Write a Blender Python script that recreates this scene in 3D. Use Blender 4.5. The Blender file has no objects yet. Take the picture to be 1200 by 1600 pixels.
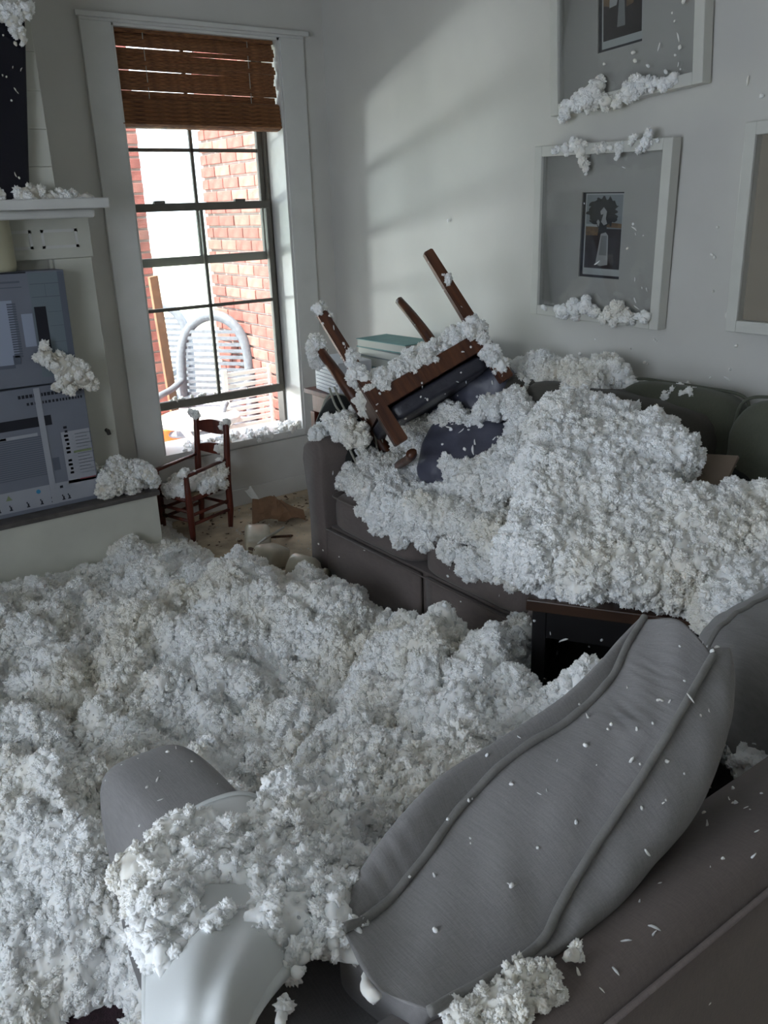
import bpy, bmesh, math, random
import numpy as np
from mathutils import Vector, Matrix, Euler
random.seed(7)
C = bpy.context.scene.collection
SC = bpy.context.scene

# ------------------------------------------------------------------ camera
YAW, PITCH, ROLL, FPX = math.radians(35.546), math.radians(19.709), math.radians(-2.04), 1330.0
CAMP = Vector((0, 0, 1.6))
_f = Vector((math.sin(YAW)*math.cos(PITCH), math.cos(YAW)*math.cos(PITCH), -math.sin(PITCH)))
_r = Vector((math.cos(YAW), -math.sin(YAW), 0)); _u = _r.cross(_f)
RIGHT = math.cos(ROLL)*_r + math.sin(ROLL)*_u
UP = -math.sin(ROLL)*_r + math.cos(ROLL)*_u
cam_data = bpy.data.cameras.new('camera'); cam = bpy.data.objects.new('camera', cam_data); C.objects.link(cam)
m = Matrix((RIGHT, UP, -_f)).transposed().to_4x4(); m.translation = CAMP
cam.matrix_world = m
cam_data.sensor_fit = 'HORIZONTAL'; cam_data.sensor_width = 36.0; cam_data.lens = FPX/1200*36
cam_data.clip_start = 0.02; cam_data.clip_end = 300
SC.camera = cam

# ------------------------------------------------------------------ world, sun, daylight, exposure
w = bpy.data.worlds.new('world'); SC.world = w; w.use_nodes = True
nt = w.node_tree; bg = nt.nodes['Background']
bg.inputs[0].default_value = (0.79, 0.88, 1.0, 1); bg.inputs[1].default_value = 3.6
sun_d = bpy.data.lights.new('sun', 'SUN'); sun_d.energy = 12.0; sun_d.angle = math.radians(0.6); sun_d.color = (1.0, 0.95, 0.86)
sun = bpy.data.objects.new('sun', sun_d); C.objects.link(sun)
sun.rotation_euler = Vector((1.0, 0.10, -1.9)).to_track_quat('-Z', 'Y').to_euler()
# added outdoor lamp in place of glancing sun, aimed through window at right wall
gl = bpy.data.lights.new('added_glint_lamp', 'AREA'); gl.shape = 'RECTANGLE'; gl.size = .5; gl.size_y = .3; gl.energy = 75.0; gl.color = (.95, .97, 1.0)
glo = bpy.data.objects.new('added_glint_lamp', gl); C.objects.link(glo); glo.location = (-.35, 7.7, .74)
glo.rotation_euler = (Vector((2.7, 3.2, 1.6))-Vector((-.35, 7.7, .74))).to_track_quat('-Z', 'Y').to_euler()
def portal(name, loc, aim, sx, sy):
    d = bpy.data.lights.new(name, 'AREA'); d.shape = 'RECTANGLE'; d.size = sx; d.size_y = sy
    d.cycles.is_portal = True
    o = bpy.data.objects.new(name, d); C.objects.link(o); o.location = loc
    o.rotation_euler = Vector(aim).to_track_quat('-Z', 'Z').to_euler()
    return o
portal('window_daylight', (2.06, 4.56, 1.2), (0, -1, 0), 0.9, 1.8)
portal('side_opening_daylight', (-1.68, .85, 1.5), (1, 0, 0), 2.1, 1.5)
vs = SC.view_settings
SC.display_settings.display_device = 'sRGB'
vs.view_transform = 'Standard'; vs.look = 'None'; vs.gamma = 1.0; vs.use_curve_mapping = False
vs.exposure = 0.9
SC.cycles.max_bounces = 8; SC.cycles.diffuse_bounces = 7; SC.cycles.transparent_max_bounces = 12
SC.cycles.sample_clamp_indirect = 6.0

# ------------------------------------------------------------------ helpers
def _ray(px, py):
    return _f + RIGHT*((px-600)/FPX) - UP*((py-800)/FPX)
def onz(px, py, z): d = _ray(px, py); return CAMP + d*((z-CAMP.z)/d.z)
def ony(px, py, y): d = _ray(px, py); return CAMP + d*((y-CAMP.y)/d.y)
def onx(px, py, x): d = _ray(px, py); return CAMP + d*((x-CAMP.x)/d.x)

def tag(o, label=None, cat=None, group=None, kind=None):
    if label: o['label'] = label
    if cat: o['category'] = cat
    if group: o['group'] = group
    if kind: o['kind'] = kind
    return o
def thing(name, label, cat, loc=(0, 0, 0), rot=(0, 0, 0), group=None):
    o = bpy.data.objects.new(name, None); C.objects.link(o); o.empty_display_size = 0.1
    o.location = loc; o.rotation_euler = rot
    return tag(o, label, cat, group)
def mesh_obj(name, me, mat, parent=None, smooth=False):
    o = bpy.data.objects.new(name, me); C.objects.link(o)
    if mat is not None and not me.materials: me.materials.append(mat)
    if smooth:
        me.polygons.foreach_set('use_smooth', [True]*len(me.polygons))
    if parent is not None: o.parent = parent
    return o
def obj(name, bm, mat, parent=None, smooth=False, world=False):
    """link bm as one mesh object; world=True: bm is in world coords and parent is an unrotated Empty"""
    if world and parent is not None:
        off = Vector(parent.location); p = parent.parent
        while p is not None: off += Vector(p.location); p = p.parent
        bmesh.ops.translate(bm, vec=-off, verts=bm.verts)
    me = bpy.data.meshes.new(name); bm.to_mesh(me); bm.free()
    return mesh_obj(name, me, mat, parent, smooth)
def box(bm, x0, y0, z0, x1, y1, z1, mat=None):
    r = bmesh.ops.create_cube(bm, size=1.0)
    M = Matrix.Translation(((x0+x1)/2, (y0+y1)/2, (z0+z1)/2)) @ Matrix.Diagonal((abs(x1-x0), abs(y1-y0), abs(z1-z0), 1))
    if mat is not None: M = mat @ M
    bmesh.ops.transform(bm, matrix=M, verts=r['verts']); return r['verts']
def bx(x0, y0, z0, x1, y1, z1, bev=0.0, seg=2, mat=None):
    bm = bmesh.new(); box(bm, x0, y0, z0, x1, y1, z1)
    if bev > 0: bmesh.ops.bevel(bm, geom=bm.edges[:], offset=bev, segments=seg, profile=0.5, affect='EDGES')
    if mat is not None: bmesh.ops.transform(bm, matrix=mat, verts=bm.verts)
    return bm
def tube(bm, pts, rads, seg=8, cap=True, flat=1.0):
    pts = [Vector(p) for p in pts]
    if not hasattr(rads, '__len__'): rads = [rads]*len(pts)
    rings = []; ref = None
    for i, p in enumerate(pts):
        t = (pts[min(i+1, len(pts)-1)] - pts[max(i-1, 0)]).normalized()
        if ref is None: ref = Vector((0, 0, 1)) if abs(t.z) < .9 else Vector((1, 0, 0))
        a = t.cross(ref).normalized(); b = a.cross(t).normalized(); ref = b
        rings.append([bm.verts.new(p + a*math.cos(2*math.pi*k/seg)*rads[i] + b*math.sin(2*math.pi*k/seg)*rads[i]*flat) for k in range(seg)])
    for i in range(len(rings)-1):
        for k in range(seg):
            bm.faces.new((rings[i][k], rings[i][(k+1) % seg], rings[i+1][(k+1) % seg], rings[i+1][k]))
    if cap:
        bm.faces.new(rings[0][::-1]); bm.faces.new(rings[-1])
    return bm
def lathe(bm, prof, seg=20, mat=None):
    rings = []
    for r, z in prof:
        rings.append([bm.verts.new((max(r, 1e-4)*math.cos(2*math.pi*k/seg), max(r, 1e-4)*math.sin(2*math.pi*k/seg), z)) for k in range(seg)])
    for i in range(len(rings)-1):
        for k in range(seg):
            bm.faces.new((rings[i][k], rings[i][(k+1) % seg], rings[i+1][(k+1) % seg], rings[i+1][k]))
    if mat is not None: bmesh.ops.transform(bm, matrix=mat, verts=bm.verts)
    return bm
def poly(bm, pts):
    return bm.faces.new([bm.verts.new(p) for p in pts])
def smooth_curve(pts, n=8):
    pts = [Vector(p) for p in pts]; out = []
    for i in range(len(pts)-1):
        p0 = pts[max(i-1, 0)]; p1 = pts[i]; p2 = pts[i+1]; p3 = pts[min(i+2, len(pts)-1)]
        for k in range(n):
            t = k/n
            out.append(0.5*((2*p1)+(p2-p0)*t+(2*p0-5*p1+4*p2-p3)*t*t+(3*p1-p0-3*p2+p3)*t**3))
    out.append(pts[-1]); return out

# ------------------------------------------------------------------ numpy noise
def _hash(ix, iy, iz, s):
    h = (ix.astype(np.int64)*73856093) ^ (iy.astype(np.int64)*19349663) ^ (iz.astype(np.int64)*83492791) ^ (s*2654435761)
    h &= 0xffffffff; h ^= h >> 15; h = (h*2246822519) & 0xffffffff; h ^= h >> 13; h = (h*3266489917) & 0xffffffff; h ^= h >> 16
    return h
def perlin(P, s=0):
    i = np.floor(P).astype(np.int64); f = P-i; u = f*f*f*(f*(f*6-15)+10); r = 0
    for c in range(8):
        o = np.array([c & 1, (c >> 1) & 1, (c >> 2) & 1])
        h = _hash(i[:, 0]+o[0], i[:, 1]+o[1], i[:, 2]+o[2], s); d = f-o
        g = ((h & 1023)/511.5-1)*d[:, 0]+(((h >> 10) & 1023)/511.5-1)*d[:, 1]+(((h >> 20) & 1023)/511.5-1)*d[:, 2]
        wgt = np.ones(len(P))
        for a in range(3): wgt = wgt*(u[:, a] if o[a] else 1-u[:, a])
        r = r+g*wgt
    return r*1.3
def worley(P, s=0):
    i = np.floor(P).astype(np.int64); f = P-i; best = np.full(len(P), 9.0)
    for a in (-1, 0, 1):
        for b in (-1, 0, 1):
            for c in (-1, 0, 1):
                h = _hash(i[:, 0]+a, i[:, 1]+b, i[:, 2]+c, s)
                d = (a+(h & 1023)/1023-f[:, 0])**2+(b+((h >> 10) & 1023)/1023-f[:, 1])**2+(c+((h >> 20) & 1023)/1023-f[:, 2])**2
                np.minimum(best, d, out=best)
    return np.sqrt(best)
def lumps(P, size, s):      # 0..1, round tops and sharp creases
    Q = P/size+0.25*np.stack([perlin(P/size*1.3, s+k) for k in (11, 12, 13)], 1)
    return 1-np.clip(worley(Q, s), 0, 1)**1.3

def fluff_displace(me, amp=1.0, seed=0):
    n = len(me.vertices); P = np.empty(n*3); me.vertices.foreach_get('co', P); P = P.reshape(-1, 3)
    N = np.empty(n*3); me.vertices.foreach_get('normal', N); N = N.reshape(-1, 3)
    P0_ = P.copy(); P = P+.022*np.stack([perlin(P/.07, seed+40+k) for k in range(3)], 1)
    w_ = .75+.6*perlin(P/.16, seed+3)
    h = w_*(0.032*(lumps(P, 0.080, seed)-0.5)+0.020*(lumps(P, 0.034, seed+5)-0.5))+0.012*(lumps(P, 0.016, seed+7)-.5)+0.010*perlin(P/0.010, seed+9)
    if amp > .95: h = h+.050*(lumps(P0_+.03*np.stack([perlin(P0_/.12, seed+60+k) for k in range(3)], 1), .17, seed+2)-.5)
    P = P0_+.010*amp*np.stack([perlin(P/.045, seed+50+k) for k in range(3)], 1)+N*(h*amp)[:, None]
    P += 0.004*amp*np.stack([perlin(P/0.02, seed+20+k) for k in range(3)], 1)
    me.vertices.foreach_set('co', P.reshape(-1)); me.update()

# ------------------------------------------------------------------ materials
def new_mat(name):
    mt = bpy.data.materials.new(name); mt.use_nodes = True
    return mt, mt.node_tree, mt.node_tree.nodes['Principled BSDF']
def mat(name, col, rough=0.6, var=0.0, scale=20.0, bump=0.0, bscale=80.0, metal=0.0, spec=0.4, col2=None, stretch=(1, 1, 1), coord='Object', sheen=0.0):
    mt, nt, p = new_mat(name)
    p.inputs['Base Color'].default_value = (*col, 1); p.inputs['Roughness'].default_value = rough
    p.inputs['Metallic'].default_value = metal; p.inputs['Specular IOR Level'].default_value = spec
    if sheen: p.inputs['Sheen Weight'].default_value = sheen; p.inputs['Sheen Roughness'].default_value = 0.6
    tc = nt.nodes.new('ShaderNodeTexCoord'); mp = nt.nodes.new('ShaderNodeMapping'); mp.inputs['Scale'].default_value = stretch
    nt.links.new(tc.outputs[coord], mp.inputs[0])
    if var > 0 or col2:
        n = nt.nodes.new('ShaderNodeTexNoise'); n.inputs['Scale'].default_value = scale; n.inputs['Detail'].default_value = 6
        nt.links.new(mp.outputs[0], n.inputs[0])
        r = nt.nodes.new('ShaderNodeValToRGB'); r.color_ramp.elements[0].position = 0.35; r.color_ramp.elements[1].position = 0.65
        c2 = col2 or tuple(c*(1-var) for c in col)
        r.color_ramp.elements[0].color = (*c2, 1); r.color_ramp.elements[1].color = (*col, 1)
        nt.links.new(n.outputs[0], r.inputs[0]); nt.links.new(r.outputs[0], p.inputs['Base Color'])
    if bump > 0:
        n2 = nt.nodes.new('ShaderNodeTexNoise'); n2.inputs['Scale'].default_value = bscale; n2.inputs['Detail'].default_value = 5
        nt.links.new(mp.outputs[0], n2.inputs[0])
        b = nt.nodes.new('ShaderNodeBump'); b.inputs['Strength'].default_value = bump; b.inputs['Distance'].default_value = 0.01
        nt.links.new(n2.outputs[0], b.inputs['Height']); nt.links.new(b.outputs[0], p.inputs['Normal'])
    return mt
def fabric(name, col, col2, weave=900.0):
    """slub-weave upholstery: fine crossed threads plus streaks of thicker yarn"""
    mt, nt, p = new_mat(name)
    p.inputs['Roughness'].default_value = 0.85; p.inputs['Specular IOR Level'].default_value = 0.25
    p.inputs['Sheen Weight'].default_value = 0.15; p.inputs['Sheen Roughness'].default_value = 0.5
    tc = nt.nodes.new('ShaderNodeTexCoord')
    def noise(sc, stretch, det=3):
        mp = nt.nodes.new('ShaderNodeMapping'); mp.inputs['Scale'].default_value = stretch
        n = nt.nodes.new('ShaderNodeTexNoise'); n.inputs['Scale'].default_value = sc; n.inputs['Detail'].default_value = det
        nt.links.new(tc.outputs['Object'], mp.inputs[0]); nt.links.new(mp.outputs[0], n.inputs[0]); return n
    a = noise(30, (14, 1, 2.5)); b = noise(60, (2, 14, 14)); c = noise(5, (1, 1, 1), 5)
    mx = nt.nodes.new('ShaderNodeMath'); mx.operation = 'ADD'; nt.links.new(a.outputs[0], mx.inputs[0]); nt.links.new(b.outputs[0], mx.inputs[1])
    m2 = nt.nodes.new('ShaderNodeMath'); m2.operation = 'ADD'; nt.links.new(mx.outputs[0], m2.inputs[0]); nt.links.new(c.outputs[0], m2.inputs[1])
    r = nt.nodes.new('ShaderNodeMapRange'); r.inputs[1].default_value = 1.0; r.inputs[2].default_value = 2.0
    nt.links.new(m2.outputs[0], r.inputs[0])
    mixc = nt.nodes.new('ShaderNodeMix'); mixc.data_type = 'RGBA'
    mixc.inputs[6].default_value = (*col2, 1); mixc.inputs[7].default_value = (*col, 1)
    nt.links.new(r.outputs[0], mixc.inputs[0]); nt.links.new(mixc.outputs[2], p.inputs['Base Color'])
    bp = nt.nodes.new('ShaderNodeBump'); bp.inputs['Strength'].default_value = 0.22; bp.inputs['Distance'].default_value = 0.002
    nt.links.new(mx.outputs[0], bp.inputs['Height']); nt.links.new(bp.outputs[0], p.inputs['Normal'])
    return mt
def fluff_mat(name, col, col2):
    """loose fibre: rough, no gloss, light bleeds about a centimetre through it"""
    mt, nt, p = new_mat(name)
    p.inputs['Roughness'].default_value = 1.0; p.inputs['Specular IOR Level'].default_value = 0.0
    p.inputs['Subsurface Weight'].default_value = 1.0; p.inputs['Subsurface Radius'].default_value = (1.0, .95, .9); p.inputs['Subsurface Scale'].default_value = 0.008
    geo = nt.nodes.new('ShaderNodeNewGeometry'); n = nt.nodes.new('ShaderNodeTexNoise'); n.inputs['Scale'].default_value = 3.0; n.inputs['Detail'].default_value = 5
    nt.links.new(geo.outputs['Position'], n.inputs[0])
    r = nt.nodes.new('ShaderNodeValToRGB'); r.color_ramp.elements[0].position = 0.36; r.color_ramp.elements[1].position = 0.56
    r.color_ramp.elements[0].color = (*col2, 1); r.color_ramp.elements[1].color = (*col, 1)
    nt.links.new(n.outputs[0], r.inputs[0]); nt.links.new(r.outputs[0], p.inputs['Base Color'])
    return mt
def glass_mat(name, tint, gloss, haze):
    mt = bpy.data.materials.new(name); mt.use_nodes = True; nt = mt.node_tree
    for n in list(nt.nodes): nt.nodes.remove(n)
    out = nt.nodes.new('ShaderNodeOutputMaterial'); t = nt.nodes.new('ShaderNodeBsdfTransparent'); t.inputs[0].default_value = (*tint, 1)
    g = nt.nodes.new('ShaderNodeBsdfGlossy'); g.inputs['Roughness'].default_value = 0.05
    fr = nt.nodes.new('ShaderNodeFresnel'); fr.inputs[0].default_value = 1.45
    mu = nt.nodes.new('ShaderNodeMath'); mu.operation = 'MULTIPLY'; mu.inputs[1].default_value = gloss; nt.links.new(fr.outputs[0], mu.inputs[0])
    mx = nt.nodes.new('ShaderNodeMixShader'); nt.links.new(mu.outputs[0], mx.inputs[0]); nt.links.new(t.outputs[0], mx.inputs[1]); nt.links.new(g.outputs[0], mx.inputs[2])
    d = nt.nodes.new('ShaderNodeBsdfDiffuse'); d.inputs[0].default_value = (.8, .8, .8, 1)
    m3 = nt.nodes.new('ShaderNodeMixShader'); m3.inputs[0].default_value = haze
    nt.links.new(mx.outputs[0], m3.inputs[1]); nt.links.new(d.outputs[0], m3.inputs[2]); nt.links.new(m3.outputs[0], out.inputs[0])
    return mt
M = dict(
    wall=mat('wall_paint', (.60, .59, .56), .75, var=.06, scale=3, bump=.05, bscale=60),
    trim=mat('white_trim_paint', (.62, .62, .60), .5, var=.08, scale=6),
    surround=mat('fireplace_paint', (.56, .56, .50), .55, var=.10, scale=5),
    floor=mat('beige_subfloor', (.62, .51, .37), .8, var=.45, scale=6, bump=.3, bscale=40),
    rug=mat('dark_rug', (.035, .015, .022), .95, var=.5, scale=60, bump=.6, bscale=300),
    stone=mat('hearth_stone', (.10, .09, .085), .6, var=.3, scale=20),
    sash=mat('bronze_sash', (.13, .12, .10), .5, var=.15, scale=20),
    jamb=mat('white_jamb', (.66, .66, .64), .5, var=.05),
    bamboo=mat('woven_bamboo', (.30, .13, .05), .6, col2=(.10, .035, .014), scale=9, stretch=(3, 1, 30), bump=.4, bscale=60),
    brick=mat('red_brick', (.34, .12, .10), .9, var=.35, scale=14, bump=.4, bscale=60),
    brick2=mat('pale_brick', (.38, .17, .14), .9, var=.3, scale=14, bump=.4, bscale=60),
    mortar=mat('mortar', (.42, .36, .34), .95, var=.15, scale=30),
    ground=mat('sunlit_lawn', (.55, .58, .42), .95, var=.25, scale=2),
    patio=mat('patio_concrete', (.62, .60, .56), .9, var=.15, scale=5),
    plastic=mat('white_plastic', (.80, .80, .78), .4),
    orange=mat('orange_plastic', (.85, .13, .02), .4),
    wicker=mat('grey_wicker', (.15, .16, .19), .6, var=.25, scale=50, bump=.4, bscale=120),
    redwood=mat('red_stained_wood', (.12, .026, .014), .4, col2=(.06, .012, .008), scale=8, stretch=(6, 6, .6), bump=.1, bscale=40),
    rush=mat('rush_seat', (.30, .22, .13), .8, var=.4, scale=60),
    chairwood=mat('walnut_wood', (.115, .040, .017), .36, col2=(.048, .015, .008), scale=7, stretch=(6, 6, .7), bump=.12, bscale=50, spec=.5),
    black=mat('black_wood', (.012, .011, .012), .35, var=.3, scale=8),
    tabletop=mat('dark_brown_wood', (.06, .03, .018), .35, var=.5, scale=5, stretch=(1, 8, 1)),
    leather=mat('dark_leather', (.045, .045, .06), .35, var=.35, scale=10, bump=.3, bscale=25),
    slate=mat('slate_satin', (.085, .088, .125), .38, var=.3, scale=9, bump=.35, bscale=18, spec=.5),
    olive=fabric('olive_fabric', (.105, .11, .082), (.07, .075, .056)),
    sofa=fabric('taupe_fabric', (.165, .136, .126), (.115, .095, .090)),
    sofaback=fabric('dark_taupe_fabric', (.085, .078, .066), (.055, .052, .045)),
    grey=fabric('grey_fabric', (.27, .262, .262), (.185, .178, .182)),
    welt=fabric('grey_welt_fabric', (.22, .215, .205), (.17, .165, .16)),
    striped=mat('black_cloth', (.018, .019, .018), .85, var=.4, scale=20, bump=.3, bscale=60),
    cord=mat('pale_cord', (.34, .34, .29), .8),
    white_cloth=mat('white_cover', (.62, .64, .64), .5, var=.06, scale=4, bump=.12, bscale=10, spec=.5),
    frame=mat('white_frame_paint', (.60, .60, .56), .45, var=.06, scale=10),
    mat_board=mat('mat_board', (.42, .42, .39), .85, var=.05, scale=5),
    tan_mat=mat('tan_mat_board', (.34, .30, .24), .85, var=.05, scale=5),
    tv=mat('black_screen', (.006, .006, .012), .25, spec=.35),
    carton=mat('printed_carton', (.175, .19, .235), .6, var=.08, scale=5),
    carton_light=mat('pale_carton', (.34, .355, .40), .6, var=.06, scale=5),
    ink=mat('dark_ink', (.012, .013, .02), .6), ink2=mat('grey_ink', (.10, .115, .15), .6),
    cabinet_print=mat('pale_print', (.30, .34, .44), .5), brickprint=mat('grey_blue_print', (.15, .185, .215), .6),
    green_ink=mat('green_ink', (.20, .25, .14), .6), red_ink=mat('red_ink', (.25, .06, .07), .6), blue_ink=mat('blue_ink', (.04, .22, .40), .6),
    kraft=mat('brown_cardboard', (.22, .12, .065), .8, var=.35, scale=12, bump=.2, bscale=30),
    kraft2=mat('tan_cardboard', (.19, .145, .11), .8, var=.2, scale=8),
    cream=mat('cream_ceramic', (.40, .38, .27), .5, var=.08, scale=6),
    teal=mat('teal_cover', (.14, .30, .29), .55, var=.15, scale=20), page=mat('book_pages', (.50, .50, .46), .8),
    greybook=mat('grey_cover', (.22, .25, .25), .6), louver=mat('white_louvre', (.55, .56, .60), .5),
    milky=mat('milky_plastic', (.52, .48, .38), .3, var=.25, scale=12, spec=.6),
    debris=mat('dark_debris', (.12, .07, .045), .9, var=.5, scale=30),
    iron=mat('dark_iron', (.05, .045, .04), .6),
    p_sky=mat('print_sky', (.22, .25, .26), .7), p_tree=mat('print_tree', (.014, .016, .016), .7, var=.5, scale=60), p_field=mat('print_field', (.20, .12, .05), .7, var=.5, scale=40),
    p_ground=mat('print_ground', (.022, .014, .016), .7, var=.5, scale=40), p_dress=mat('print_dress', (.36, .37, .36), .7), p_apron=mat('print_apron', (.20, .21, .21), .7), p_red=mat('print_red', (.16, .035, .025), .7),
    p_border=mat('print_border', (.40, .43, .42), .7),
    fluff=fluff_mat('white_insulation', (.90, .905, .90), (.80, .77, .70)),
    fluff_darker=fluff_mat('darker_insulation', (.74, .72, .66), (.60, .56, .48)),  # darker, yellower variant for the hearth, mantel, carton and screen heaps
    glass=glass_mat('window_glass', (.93, .96, .95), 0.8, 0.03), pglass=glass_mat('picture_glass', (.97, .97, .97), 0.7, 0.01),
)

# ------------------------------------------------------------------ tufts: small shredded pieces scattered over every heap
tuft_col = bpy.data.collections.new('tufts')
def make_tuft(seed):
    rnd = random.Random(seed); bm = bmesh.new()
    bmesh.ops.create_icosphere(bm, subdivisions=2, radius=1.0)
    ax = [Vector((rnd.gauss(0, 1), rnd.gauss(0, 1), rnd.gauss(0, 1))).normalized() for _ in range(7)]
    for v in bm.verts:
        d = v.co.normalized(); k = max((max(0, d.dot(a))**5)*(.8+.5*((i*37 % 10)/10)) for i, a in enumerate(ax))
        v.co = d*(0.72+k*.38+rnd.uniform(-.05, .05))
    if seed < 3: bmesh.ops.scale(bm, vec=(1, rnd.uniform(.7, 1), rnd.uniform(.6, .9)), verts=bm.verts)
    else:                       # a longer, bent shred
        for v in bm.verts: v.co = Vector((v.co.x*1.9, v.co.y*.42+.35*v.co.x*v.co.x, v.co.z*.38))
    me = bpy.data.meshes.new('tuft'); bm.to_mesh(me); bm.free(); me.materials.append(M['fluff'])
    return me
TUFTS = [make_tuft(s) for s in range(5)]
def make_clump(seed):
    """a knot of shredded fibre: rounded lobes breaking into finger-like shreds"""
    bm = bmesh.new(); bmesh.ops.create_icosphere(bm, subdivisions=5 if seed < 3 else 4, radius=1.0)
    me = bpy.data.meshes.new('clump'); bm.to_mesh(me); bm.free(); n = len(me.vertices)
    P = np.empty(n*3); me.vertices.foreach_get('co', P); P = P.reshape(-1, 3); O = P+seed*7.3
    fg = lambda sz, q: np.clip(1-worley(O/sz+.3*np.stack([perlin(O/sz, q+7+k) for k in range(3)], 1), q), 0, 1)**2
    r = .48+.50*lumps(O, .80, seed)+.62*fg(.42, seed+1)+.34*fg(.20, seed+2)+.08*perlin(O/.12, seed+3)
    Q = P*r[:, None]; Q += .12*np.stack([perlin(Q/.35+seed, seed+10+k) for k in range(3)], 1)+.035*np.stack([perlin(Q/.10+seed, seed+20+k) for k in range(3)], 1)
    Q *= np.array([1.0, .8, .7]); me.vertices.foreach_set('co', Q.reshape(-1)); me.update(); me.materials.append(M['fluff'])
    me.polygons.foreach_set('use_smooth', [True]*len(me.polygons))
    tuft_col.objects.link(bpy.data.objects.new('clump', me))
for s_ in range(6): make_clump(s_)
def scatter_group():
    g = bpy.data.node_groups.new('scatter_tufts', 'GeometryNodeTree')
    g.interface.new_socket('Geometry', in_out='INPUT', socket_type='NodeSocketGeometry')
    g.interface.new_socket('Density', in_out='INPUT', socket_type='NodeSocketFloat')
    g.interface.new_socket('Min', in_out='INPUT', socket_type='NodeSocketFloat')
    g.interface.new_socket('Max', in_out='INPUT', socket_type='NodeSocketFloat')
    g.interface.new_socket('Geometry', in_out='OUTPUT', socket_type='NodeSocketGeometry')
    N = g.nodes; L = g.links
    gi = N.new('NodeGroupInput'); go = N.new('NodeGroupOutput')
    dp = N.new('GeometryNodeDistributePointsOnFaces'); ip = N.new('GeometryNodeInstanceOnPoints'); ci = N.new('GeometryNodeCollectionInfo')
    ci.inputs['Collection'].default_value = tuft_col; ci.inputs['Separate Children'].default_value = True; ci.inputs['Reset Children'].default_value = True
    rr = N.new('FunctionNodeRandomValue'); rr.data_type = 'FLOAT_VECTOR'; rr.inputs[1].default_value = (6.28, 6.28, 6.28)
    rs = N.new('FunctionNodeRandomValue'); rs.data_type = 'FLOAT'
    pw = N.new('ShaderNodeMath'); pw.operation = 'POWER'; pw.inputs[1].default_value = 1.9
    mr = N.new('ShaderNodeMapRange'); jn = N.new('GeometryNodeJoinGeometry')
    L.new(gi.outputs[0], dp.inputs['Mesh']); L.new(gi.outputs[1], dp.inputs['Density'])
    L.new(dp.outputs['Points'], ip.inputs['Points']); L.new(ci.outputs[0], ip.inputs['Instance']); ip.inputs['Pick Instance'].default_value = True
    L.new(rr.outputs[0], ip.inputs['Rotation'])
    L.new(rs.outputs[1], pw.inputs[0]); L.new(pw.outputs[0], mr.inputs[0]); L.new(gi.outputs[2], mr.inputs[3]); L.new(gi.outputs[3], mr.inputs[4])
    L.new(mr.outputs[0], ip.inputs['Scale'])
    L.new(gi.outputs[0], jn.inputs[0]); L.new(ip.outputs[0], jn.inputs[0]); L.new(jn.outputs[0], go.inputs[0])
    return g
SCAT = scatter_group()
def scatter(o, density, mn, mx):
    density, mn, mx = density/6.0, mn*1.7, mx*2.7
    md = o.modifiers.new('tufts', 'NODES'); md.node_group = SCAT
    ids = [i.identifier for i in SCAT.interface.items_tree if i.in_out == 'INPUT']
    md[ids[1]] = float(density); md[ids[2]] = float(mn); md[ids[3]] = float(mx)

def pile(name, spheres, label, voxel=0.010, amp=1.0, density=9000, mn=.004, mx=.013, mat_=None, cat='insulation', seed=0, parent=None):
    """a heap of loose insulation grown from overlapping lumps, then ruffled and strewn with tufts"""
    bm = bmesh.new()
    for c, r in spheres:
        q = bmesh.ops.create_icosphere(bm, subdivisions=2, radius=r)
        bmesh.ops.translate(bm, vec=c, verts=q['verts'])
    me = bpy.data.meshes.new(name); bm.to_mesh(me); bm.free()
    t = bpy.data.objects.new('temporary', me); C.objects.link(t)
    md = t.modifiers.new('r', 'REMESH'); md.mode = 'VOXEL'; md.voxel_size = voxel
    dg = bpy.context.evaluated_depsgraph_get(); m2 = bpy.data.meshes.new_from_object(t.evaluated_get(dg))
    bpy.data.objects.remove(t); bpy.data.meshes.remove(me)
    fluff_displace(m2, amp, seed); m2.name = name; m2.materials.clear()
    o = mesh_obj(name, m2, mat_ or M['fluff'], parent, smooth=True)
    scatter(o, density, mn, mx)
    if parent is None: tag(o, label, cat, kind='stuff')
    else: tag(o, kind='stuff')
    return o
def blob_line(pts, r, n, jit=.5, rnd=random):
    """lumps strewn along a polyline of 3-D points"""
    pts = [Vector(p) for p in pts]; out = []
    for i in range(n):
        t = rnd.random()*(len(pts)-1); k = min(int(t), len(pts)-2); p = pts[k].lerp(pts[k+1], t-k)
        rr = r*rnd.uniform(.55, 1.15)
        out.append((p+Vector((rnd.gauss(0, jit*r), rnd.gauss(0, jit*r), rnd.gauss(0, jit*r*.5))), rr))
    return out
def flakes(name, pts, smin, smax, label, parent=None, mat_=None, seed=1):
    """a few loose shreds lying or clinging at given points, one mesh"""
    rnd = random.Random(seed); V = []; Fc = []
    for p in pts:
        me = TUFTS[rnd.randrange(5)]; s = rnd.uniform(smin, smax); R_ = Euler((rnd.random()*6, rnd.random()*6, rnd.random()*6)).to_matrix()
        b = len(V); V += [Vector(p)+R_ @ (v.co*s) for v in me.vertices]; Fc += [[b+i for i in f.vertices] for f in me.polygons]
    if parent is not None:
        off = parent.matrix_world.inverted() if False else None
        V = [v-Vector(parent.location) for v in V]
    me = bpy.data.meshes.new(name); me.from_pydata(V, [], Fc)
    o = mesh_obj(name, me, mat_ or M['fluff'], parent, smooth=True)
    return tag(o, label if parent is None else None, 'insulation' if parent is None else None, kind='stuff')

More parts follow.
